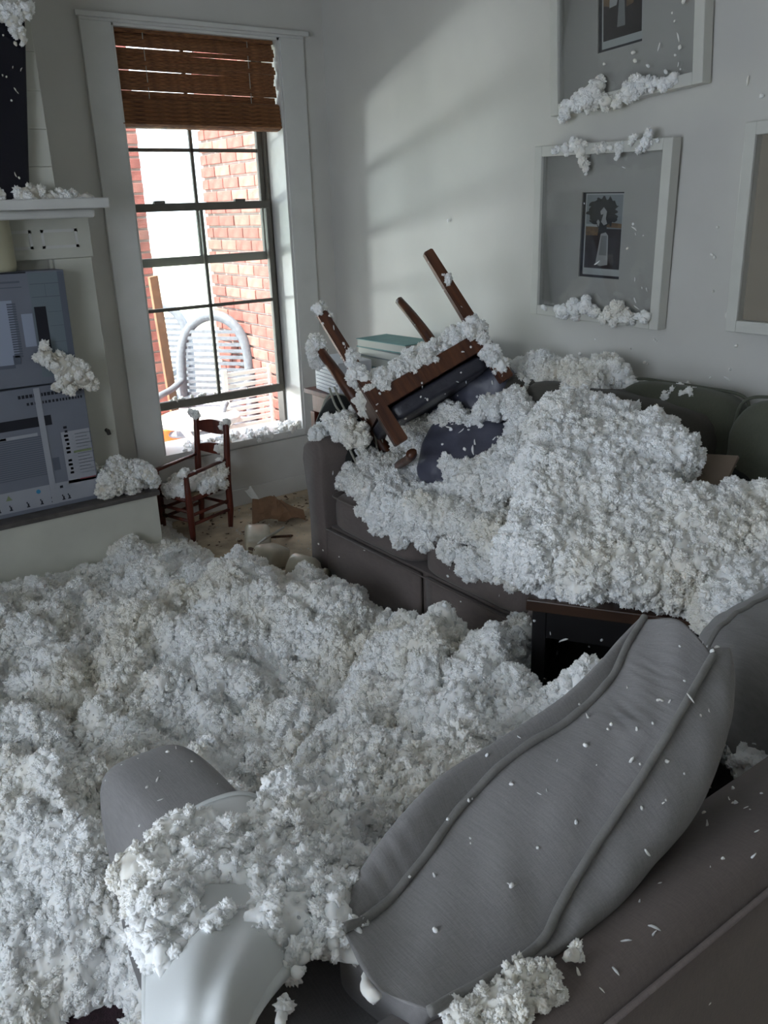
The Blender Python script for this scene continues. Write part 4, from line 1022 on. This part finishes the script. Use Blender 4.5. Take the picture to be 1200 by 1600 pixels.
# leave holes where nothing lies and behind/inside the hearth
keep = P2[quads, 2].max(axis=1) > .004
keep &= ~((P2[quads[:, 0], 0] < 1.39) & (P2[quads[:, 0], 1] > 3.93))
quads = quads[keep]
used = np.unique(quads); remap = -np.ones(nx*ny, int); remap[used] = np.arange(len(used))
me.vertices.add(len(used)); me.vertices.foreach_set('co', P2[used].reshape(-1)); quads = remap[quads]
me.loops.add(quads.size); me.loops.foreach_set('vertex_index', quads.ravel().astype(np.int32))
me.polygons.add(len(quads)); me.polygons.foreach_set('loop_start', np.arange(0, quads.size, 4, dtype=np.int32)); me.polygons.foreach_set('loop_total', np.full(len(quads), 4, dtype=np.int32))
me.update(calc_edges=True); me.validate()
fi = mesh_obj('floor_insulation', me, M['fluff'], None, True); scatter(fi, 24000, .0018, .0062)
tag(fi, 'deep drifts of white shredded insulation covering the whole floor', 'insulation', kind='stuff')

rnd = random.Random(21)
# mound on the end table and sofa end
def mound_z(x, y):      # rises from the table's edge toward the sofa back
    q = (x*.82+y*.57)   # distance away from the camera
    return np.interp(q, [1.90, 2.05, 2.35, 2.75, 3.2], [.62, .72, .78, .90, .97])
sph = []
for i in range(520):
    px = rnd.uniform(800, 1290); py = rnd.uniform(640, 960)
    lo = 650+max(0, (900-px))*.35+max(0, px-990)*.8; hi = 898 if px < 1110 else 975
    if px < 840: lo = max(lo, 790)
    if px > 1125: lo = 800
    elif px > 1075: lo = max(lo, 800 if px > 1090 else 640)
    if not (lo < py < hi): continue
    if 1035 < px < 1150 and 690 < py < 790: continue
    t = (935-py)/300.0
    p = onz(px, py, .66+.30*max(t, 0)); r = rnd.uniform(.035, .092)
    sph.append((p+_ray(px, py).normalized()*r*.8, r))
for i in range(70):       # solid filling under the crust
    px = rnd.uniform(850, 1230); py = rnd.uniform(720, 900); t = (935-py)/300.0
    if px > 1000 and py < 850: continue
    p = onz(px, py, .60+.28*t); sph.append((p+_ray(px, py).normalized()*.10, .10))
sph += [(onz(px, py, .62)+Vector((0, 0, .015)), r) for px, py, r in ((800, 880, .045), (822, 895, .04), (860, 898, .035), (910, 898, .03), (965, 902, .03), (1020, 905, .03), (1070, 910, .03), (1120, 955, .05), (1150, 975, .045), (1185, 985, .04))]
pile('insulation_mound', sph, 'great white mound of insulation heaped on the end table and sofa end', .009, 1.0, 26000, .0018, .0068, seed=3)

# fluff over the sofa seat, hanging over its front edge
sph = []
for i in range(190):
    y = rnd.uniform(1.80, 3.0); x = rnd.uniform(1.86, 2.45); t = (3.0-y)
    if x < 1.93 and y > 2.78: continue
    sph.append((Vector((x+.10*max(0, y-2.7), y, .455+.05*rnd.random()+.06*(2.3-abs(x-2.2))*.2)), rnd.uniform(.035, .075)))
for y, zz, r in ((2.72, .42, .04), (2.62, .42, .045), (2.50, .40, .05), (2.42, .43, .035), (2.33, .43, .035), (2.20, .43, .04), (2.08, .41, .05), (1.97, .42, .045), (1.87, .43, .05)):
    sph.append((Vector((1.862, y, zz)), r))
pile('seat_insulation', sph, 'rumpled insulation lying on the taupe sofa seat and spilling over its front', .010, 1.0, 26000, .0018, .0068, seed=7)
# drifts along the top of the sofa back
sph = blob_line([onx(790, 590, 2.58), onx(860, 585, 2.6), onx(960, 592, 2.6)], .058, 60, .35, rnd)+blob_line([onx(960, 595, 2.6), onx(1040, 612, 2.6), onx(1100, 632, 2.6)], .03, 22, .4, rnd)
sph += blob_line([onx(790, 590, 2.5), onx(830, 640, 2.45), onx(800, 660, 2.4)], .05, 20, .4, rnd)+blob_line([onx(915, 600, 2.5), onx(925, 640, 2.45), onx(950, 680, 2.38)], .065, 34, .4, rnd)
pile('sofa_back_insulation', sph, 'line of insulation clumps along the top of the far sofa back', .010, 1.0, 26000, .0018, .0068, seed=9)

# clumps on the overturned chair
CM = CR.to_4x4(); CM.translation = Vector((2.001, 2.81, 1.328))
L2W = lambda x, y, z_: CM @ Vector((x, y, z_))
sph = []
for i in range(95):
    x = rnd.uniform(-.21, .21); y = rnd.uniform(.01, .42); sph.append((L2W(x, y, .395-.075*rnd.random()*(1 if y > .08 else .7)), rnd.uniform(.022, .048)))
for i in range(16): sph.append((L2W(rnd.uniform(-.24, .0), rnd.uniform(-.0, .10), .36+rnd.uniform(-.03, .03)), rnd.uniform(.018, .035)))
pile('chair_seat_insulation', sph, 'insulation caught on the underside of the overturned chair seat', .007, .8, 26000, .0018, .0068, seed=12)
pile('chair_leg_insulation', [(L2W(.25, 0, -.005), .022), (L2W(.245, .01, .03), .018), (L2W(.26, .0, -.02), .014)], 'small white tuft on the foot of the straight leg nearest the window', .005, .45, 9500, .003, .008, seed=13)
pile('chair_leg_insulation', [(L2W(.22, .53, -.01), .040), (L2W(.23, .55, .03), .036), (L2W(.20, .54, -.03), .03), (L2W(.25, .56, .05), .03)], 'ball of insulation on the tip of the curved leg beside the window', .006, .7, 26000, .0018, .0068, seed=14)
pile('chair_leg_insulation', [(L2W(.25, -.01, t), r) for t, r in ((.22, .016), (.27, .028), (.31, .022), (.35, .018))]+[(L2W(.27, .03, .30), .02)], 'insulation clinging halfway down the straight leg above the books', .005, .5, 9500, .003, .009, seed=15)
pile('chair_leg_insulation', [(L2W(-.25, -.01, t), r) for t, r in ((.12, .012), (.15, .010), (.33, .026), (.37, .032), (.42, .022), (.46, .026), (.50, .028), (.54, .030))]+[(L2W(-.22, -.03, .37), .024)], 'insulation clinging to the tallest straight leg of the overturned chair', .005, .5, 9500, .003, .009, seed=16)
# thick drift in front of the slate cushions below the chair
sph = blob_line([onx(640, 660, 2.12), onx(650, 720, 2.10), onx(690, 740, 2.08), onx(760, 735, 2.1), onx(820, 700, 2.15)], .05, 52, .38, rnd)
sph += blob_line([onx(690, 660, 2.18), onx(730, 665, 2.2), onx(770, 640, 2.25)], .045, 22, .35, rnd)+blob_line([onx(800, 610, 2.35), onx(815, 650, 2.3), onx(835, 690, 2.25)], .04, 18, .4, rnd)
sph += blob_line([onx(700, 765, 2.05), onx(780, 760, 2.05), onx(850, 720, 2.1)], .045, 26, .45, rnd)
pile('cushion_insulation', sph, 'thick drift of insulation over the slate cushions below the overturned chair', .009, 1.0, 26000, .0018, .0068, seed=17)
# striped cushion and sofa arm
sph = blob_line([onx(505, 655, 1.95), onx(535, 670, 1.95), onx(570, 690, 1.95)], .035, 20, .4, rnd)+blob_line([onx(585, 590, 2.15), onx(560, 630, 2.1), onx(545, 655, 2.0)], .018, 10, .3, rnd)
pile('cushion_insulation', sph, 'fluffy clump on top of the black corded cushion by the window', .007, .7, 9500, .003, .009, seed=18)
sph = [(Vector((1.87+.05*i, 3.10+.03*math.sin(i*2), .675)), .022+.008*rnd.random()) for i in range(6)]
pile('arm_insulation', sph, 'strip of insulation on the rolled arm of the taupe sofa', .006, .5, 9500, .003, .009, seed=19)
pile('arm_insulation', [(onz(px, py, .60), r) for px, py, r in ((272, 1231, .008), (285, 1225, .009), (297, 1228, .008), (255, 1207, .005))], 'tiny shreds of insulation on the grey foreground arm', .003, .22, 9000, .002, .006, seed=20)

# mound on the white cover
sph = []
for i in range(200):
    px = rnd.uniform(240, 560); py = rnd.uniform(1302 if px < 410 else 1275, 1465)
    lim = 1418+40*math.sin(px*.05)+(60 if px < 300 else 0)-(0 if px < 420 else -20)
    if py > lim: continue
    zz = .73+.10*(py-1260)/200-.0003*max(0, px-450)
    sph.append((onz(px, py, zz)+Vector((0, 0, .0)), rnd.uniform(.018, .036)))
for px, py in ((232, 1440), (240, 1480), (262, 1500), (290, 1490), (330, 1450), (300, 1460), (300, 1520), (430, 1440), (428, 1468), (520, 1440), (530, 1465)):
    sph.append((onz(px, py, .84 if px < 420 else .80), rnd.uniform(.012, .022)))
pile('cover_insulation', sph, 'bright heap of insulation piled on the white cover in the foreground', .0042, .85, 26000, .0014, .0052, seed=22)
# fluff between the cover and the big cushion, on the seat
sph = []
for i in range(150):
    px = rnd.uniform(430, 760); py = 1190+(760-px)*.45+rnd.uniform(-60, 130)
    if py > 1480 or px > 600 and py > 1290: continue
    p = onz(px, py, .58+.10*(py-1200)/250); sph.append((p, rnd.uniform(.03, .06)))
pile('seat_insulation', sph, 'insulation packed between the big grey cushion and the white cover', .008, .9, 26000, .0018, .0068, seed=24)
# on the foreground sofa back
sph = [(onz(px, py, .815), r) for px, py, r in ((720, 1580, .012), (745, 1572, .014), (760, 1560, .016), (785, 1552, .015), (800, 1540, .014), (825, 1535, .014), (850, 1530, .012), (868, 1545, .009), (780, 1590, .016), (805, 1575, .014), (830, 1565, .012), (735, 1605, .014), (850, 1555, .010), (880, 1498, .006), (893, 1492, .005))]
pile('back_insulation', sph, 'flat clump of insulation on the foreground sofa back under the big cushion', .0035, .75, 60000, .0012, .0036, seed=25)
pile('back_insulation', [(onz(px, py, .815), r) for px, py, r in ((470, 1490, .014), (490, 1475, .012), (455, 1500, .011), (465, 1520, .007), (575, 1540, .008), (585, 1552, .008), (572, 1525, .006))], 'small shreds of insulation on the sofa back beside the white cover', .003, .3, 12000, .002, .006, seed=26)
pile('back_insulation', [(onz(px, py, .816), r) for px, py, r in ((440, 1585, .007), (447, 1565, .006), (446, 1555, .004), (438, 1596, .007))], 'thin sliver of insulation on the sofa back near the bottom edge', .0025, .2, 9000, .002, .005, seed=27)
pile('seat_insulation', [(onz(px, py, .62), r) for px, py, r in ((1170, 1185, .03), (1195, 1190, .035), (1160, 1200, .02), (1185, 1205, .025), (1215, 1195, .04))], 'clump of insulation wedged between the two grey cushions at the right edge', .005, .5, 12000, .0025, .008, seed=28)

# window sill, small chair, hearth, mantel, carton
sph = [(Vector((rnd.uniform(1.70, 2.49), rnd.uniform(WY-.01, WY+.14), WZ0+.002)), rnd.uniform(.010, .024)) for _ in range(60)]
pile('sill_insulation', sph, 'insulation scattered along the window sill', .005, .45, 9500, .003, .008, seed=30)
sph = [(Vector((rnd.uniform(1.75, 2.45), WY+.165, .632)), rnd.uniform(.005, .010)) for _ in range(16)]
pile('sash_insulation', sph, 'thin line of fluff on the bottom rail of the raised sash', .0035, .25, 9000, .002, .005, seed=31)
sph = [(Vector((1.53+.3*rnd.random(), 3.93+.24*rnd.random(), .258+.02*rnd.random())), rnd.uniform(.018, .034)) for _ in range(36)]
pile('chair_seat_insulation', sph, 'insulation on the seat of the small red chair', .006, .6, 9500, .003, .009, seed=32)
sph = [(up(blf, .59, .02), .020), (up(br, .575, .02), .016), (up(br, .55, .01)+Vector((0, .02, 0)), .016), (up(br, .42, .01)+Vector((0, .03, 0)), .024), (up(br, .43, .01)+Vector((0, .07, 0)), .018), (up(br, .36, -.03), .022), (up(br, .32, -.02), .018), (up(fr_, .375), .016), (up(fr_, .37)+Vector((.05, .02, 0)), .010), (up(fr_, .37)+Vector((-.02, .02, 0)), .014)]
pile('chair_back_insulation', sph, 'tufts of insulation on the back and arms of the small red chair', .005, .5, 9500, .003, .008, seed=33)
sph = [(Vector((rnd.uniform(1.17, 1.40), rnd.uniform(3.90, 4.15), .36+.05*rnd.random())), rnd.uniform(.03, .055)) for _ in range(46)]+[(Vector((1.27, 4.0, .43)), .06), (Vector((1.24, 3.96, .40)), .06), (Vector((1.41, 3.93, .36)), .03)]
pile('hearth_insulation', sph, 'heap of insulation on the hearth corner beside the cartons', .008, .9, 26000, .0018, .0068, mat_=M['fluff_darker'], seed=34)
sph = [(ony(px, py, 3.91), r) for px, py, r in ((75, 560, .035), (95, 572, .045), (115, 580, .045), (130, 590, .04), (100, 595, .03), (140, 598, .03), (70, 545, .015), (88, 605, .02), (112, 607, .022))]
pile('carton_insulation', sph, 'clump of insulation wedged between the two printed cartons', .007, .7, 9500, .003, .009, mat_=M['fluff_darker'], seed=35)
sph = blob_line([(.70, 3.74, 1.70), (.95, 3.72, 1.695), (1.0, 3.72, 1.685)], .030, 30, .35, rnd)+blob_line([(1.0, 3.72, 1.68), (1.15, 3.72, 1.678), (1.26, 3.72, 1.675)], .014, 26, .4, rnd)
sph += [(Vector((.99, 3.665, 2.285)), .03), (Vector((1.01, 3.66, 2.25)), .02), (Vector((1.02, 3.66, 2.22)), .014), (Vector((1.03, 3.66, 2.20)), .008), (Vector((.97, 3.665, 2.31)), .04)][:0]
pile('mantel_insulation', sph, 'insulation lying along the mantel shelf', .006, .6, 9500, .003, .009, mat_=M['fluff_darker'], seed=36)
pile('screen_insulation', [(ony(px, py, 3.672), r) for px, py, r in ((5, 25, .02), (20, 32, .03), (28, 45, .024), (33, 57, .014), (37, 66, .008), (15, 20, .03), (35, 15, .03))], 'ragged clump of insulation over the top corner of the black screen', .005, .5, 9500, .003, .008, mat_=M['fluff_darker'], seed=37)

# picture frames
pile('frame_insulation', [(onx(px, py, 2.705), r) for px, py, r in ((880, 182, .012), (884, 170, .018), (905, 160, .026), (925, 150, .038), (932, 138, .030), (920, 168, .02), (945, 158, .022), (985, 140, .030), (1000, 132, .026), (970, 150, .018), (1020, 130, .016), (1045, 128, .022), (1052, 118, .016), (960, 160, .012))], 'fluff heaped along the lower rail of the topmost picture frame', .0045, .42, 11000, .0025, .008, seed=40)
pile('frame_insulation', [(onx(px, py, 2.705), r) for px, py, r in ((868, 237, .012), (883, 232, .018), (895, 228, .015), (908, 238, .020), (908, 228, .018), (912, 252, .012), (914, 262, .009), (916, 271, .006), (930, 232, .014), (945, 228, .014), (968, 232, .020), (966, 244, .010), (988, 218, .012), (1010, 222, .020), (1003, 232, .012), (1012, 212, .010), (955, 230, .012), (1028, 220, .008))], 'fluff on the upper rail of the framed woman print, one wisp hanging down', .004, .38, 11000, .0025, .007, seed=41)
pile('frame_insulation', [(onx(px, py, 2.705), r) for px, py, r in ((850, 480, .010), (870, 482, .016), (880, 486, .024), (898, 482, .030), (915, 478, .026), (925, 486, .016), (898, 498, .014), (950, 492, .024), (965, 488, .026), (978, 494, .024), (995, 492, .014), (1008, 494, .018), (960, 505, .012), (988, 503, .012))], 'fluff along the lower rail of the framed woman print', .0045, .42, 11000, .0025, .008, seed=42)
rs = random.Random(77)
F1 = [(1050, 20), (1054, 33), (1060, 58), (1062, 74), (1055, 86), (1060, 100), (1063, 108), (1068, 2), (990, 82), (992, 95), (944, 100), (1012, 103), (1030, 72), (1040, 112)]
flakes('frame_shreds', [onx(x, y, 2.722) for x, y in F1], .004, .011, 'small shreds stuck to the glass of the topmost picture', seed=2)
F2 = [(989, 350), (993, 366), (1005, 368), (991, 357), (992, 437), (1003, 450), (992, 470), (1010, 452), (913, 318), (933, 411), (975, 262), (1040, 332), (1037, 364), (980, 388), (994, 480)]
flakes('frame_shreds', [onx(x, y, 2.722) for x, y in F2], .003, .009, 'small shreds stuck to the glass of the framed woman print', seed=3)
W1 = [(1121, 355), (1112, 398), (1116, 402), (1114, 455), (1022, 530), (1012, 568), (1078, 600), (1168, 125), (1190, 150), (1134, 492), (930, 530), (940, 555), (1007, 566), (955, 560), (906, 553), (963, 563), (1075, 598), (1140, 577), (1137, 592), (1140, 620), (1110, 590), (700, 345), (1025, 533), (1150, 540), (985, 545)]
flakes('wall_shreds', [onx(x, y, XR-.008) for x, y in W1], .004, .011, 'scattered shreds of insulation stuck to the right wall', seed=4)
TV1 = [(24, 140), (28, 145), (10, 120), (20, 105), (33, 108), (5, 55), (24, 68), (18, 157), (24, 273), (30, 278), (4, 118)]
flakes('screen_shreds', [ony(x, y, 3.69) for x, y in TV1], .004, .011, 'pale shreds stuck to the black screen', mat_=M['fluff_darker'], seed=5)
# shreds on the big cushion, arm and sofa back
def on_cushion(px, py):      # nearest hit on the upper faces of the cushions
    return None
bpy.context.view_layer.update()
dg = bpy.context.evaluated_depsgraph_get()
def hit(px, py, names):
    """first surface of the named things along the sight line: where a shred rests"""
    d = _ray(px, py).normalized(); o = CAMP.copy(); best = None
    for ob in bpy.data.objects:
        if ob.type != 'MESH' or ob.parent is None: continue
        if ob.parent.name.split('.')[0] not in names: continue
        mi = ob.matrix_world.inverted(); ok, loc, nor, i = ob.ray_cast(mi @ o, (mi.to_3x3() @ d).normalized())
        if ok:
            wl = ob.matrix_world @ loc; dist = (wl-o).length
            if best is None or dist < best[0]: best = (dist, wl)
    return best[1] if best else None
rs = random.Random(99)
def shreds(pts, names, smin, smax, label, seed):
    ps = [p for p in (hit(x, y, names) for x, y in pts) if p is not None]
    if ps: flakes('cushion_shreds', ps, smin, smax, label, seed=seed)
CUS = [(732, 1252), (738, 1248), (1105, 1010), (1112, 1018), (1120, 1012), (1098, 1005), (1062, 1010), (1070, 1064), (1035, 1095), (1045, 1098), (1028, 1094), (932, 1196), (985, 1190), (1000, 1194), (950, 1140), (955, 1132), (1035, 1255), (1040, 1250), (900, 1285), (840, 1325), (735, 1310), (735, 1318), (800, 1225), (842, 1240), (680, 1455), (1108, 1112), (915, 1165), (905, 1100), (980, 1075), (1020, 1130), (640, 1370), (760, 1180), (700, 1280), (870, 1190), (1095, 1118)]
CUS += [(rs.uniform(600, 1120), rs.uniform(1000, 1560)) for _ in range(24)]
shreds(CUS, ('back_cushion',), .0018, .0052, 'little shreds of insulation dotted over the big grey cushion', 50)
SB = [(1150, 1255), (1165, 1262), (1180, 1300), (1145, 1255), (1172, 1265), (1190, 1240), (1195, 1180), (1100, 1270), (1030, 1380), (1025, 1450), (1175, 1340), (1020, 1460), (975, 1470), (1110, 1355), (1105, 1290), (905, 1523), (640, 1590), (1140, 1250)]
SB += [(rs.uniform(900, 1200), rs.uniform(1200, 1600)) for _ in range(10)]
shreds(SB, ('sofa', 'sofa.001'), .0018, .0052, 'little shreds of insulation dotted over the back of the foreground sofa', 51)
AR = [(190, 1195), (215, 1185), (230, 1157), (262, 1175), (250, 1205), (300, 1190), (245, 1220), (185, 1190), (230, 1230), (218, 1290), (250, 1250), (275, 1170), (165, 1220), (340, 1225)]
shreds(AR, ('sofa', 'sofa.001'), .002, .005, 'specks of insulation on the grey foreground arm', 52)
SF = [(600, 820), (570, 860), (700, 900), (745, 905), (720, 940), (560, 780), (640, 960), (530, 870), (498, 850), (505, 860), (690, 975), (610, 800), (520, 740), (780, 930)]
shreds(SF, ('sofa', 'sofa.001'), .003, .008, 'specks of insulation on the front of the taupe sofa', 53)
SL = [(rs.uniform(670, 850), rs.uniform(575, 720)) for _ in range(40)]+[(700, 650), (770, 600), (745, 620), (820, 640)]
shreds(SL, ('throw_cushion',), .004, .012, 'shreds of insulation on the slate satin cushions', 54)
CHR = [(rs.uniform(500, 800), rs.uniform(400, 720)) for _ in range(120)]
shreds(CHR, ('wooden_armchair',), .003, .009, 'shreds of insulation on the wood of the overturned chair', 55)
TBL = [(860, 990), (880, 1000), (870, 1020), (920, 1010), (940, 1000), (850, 1060), (835, 970), (900, 1045), (930, 1040)]
shreds(TBL, ('end_table',), .005, .010, 'tufts of insulation inside the open black end table', 56)
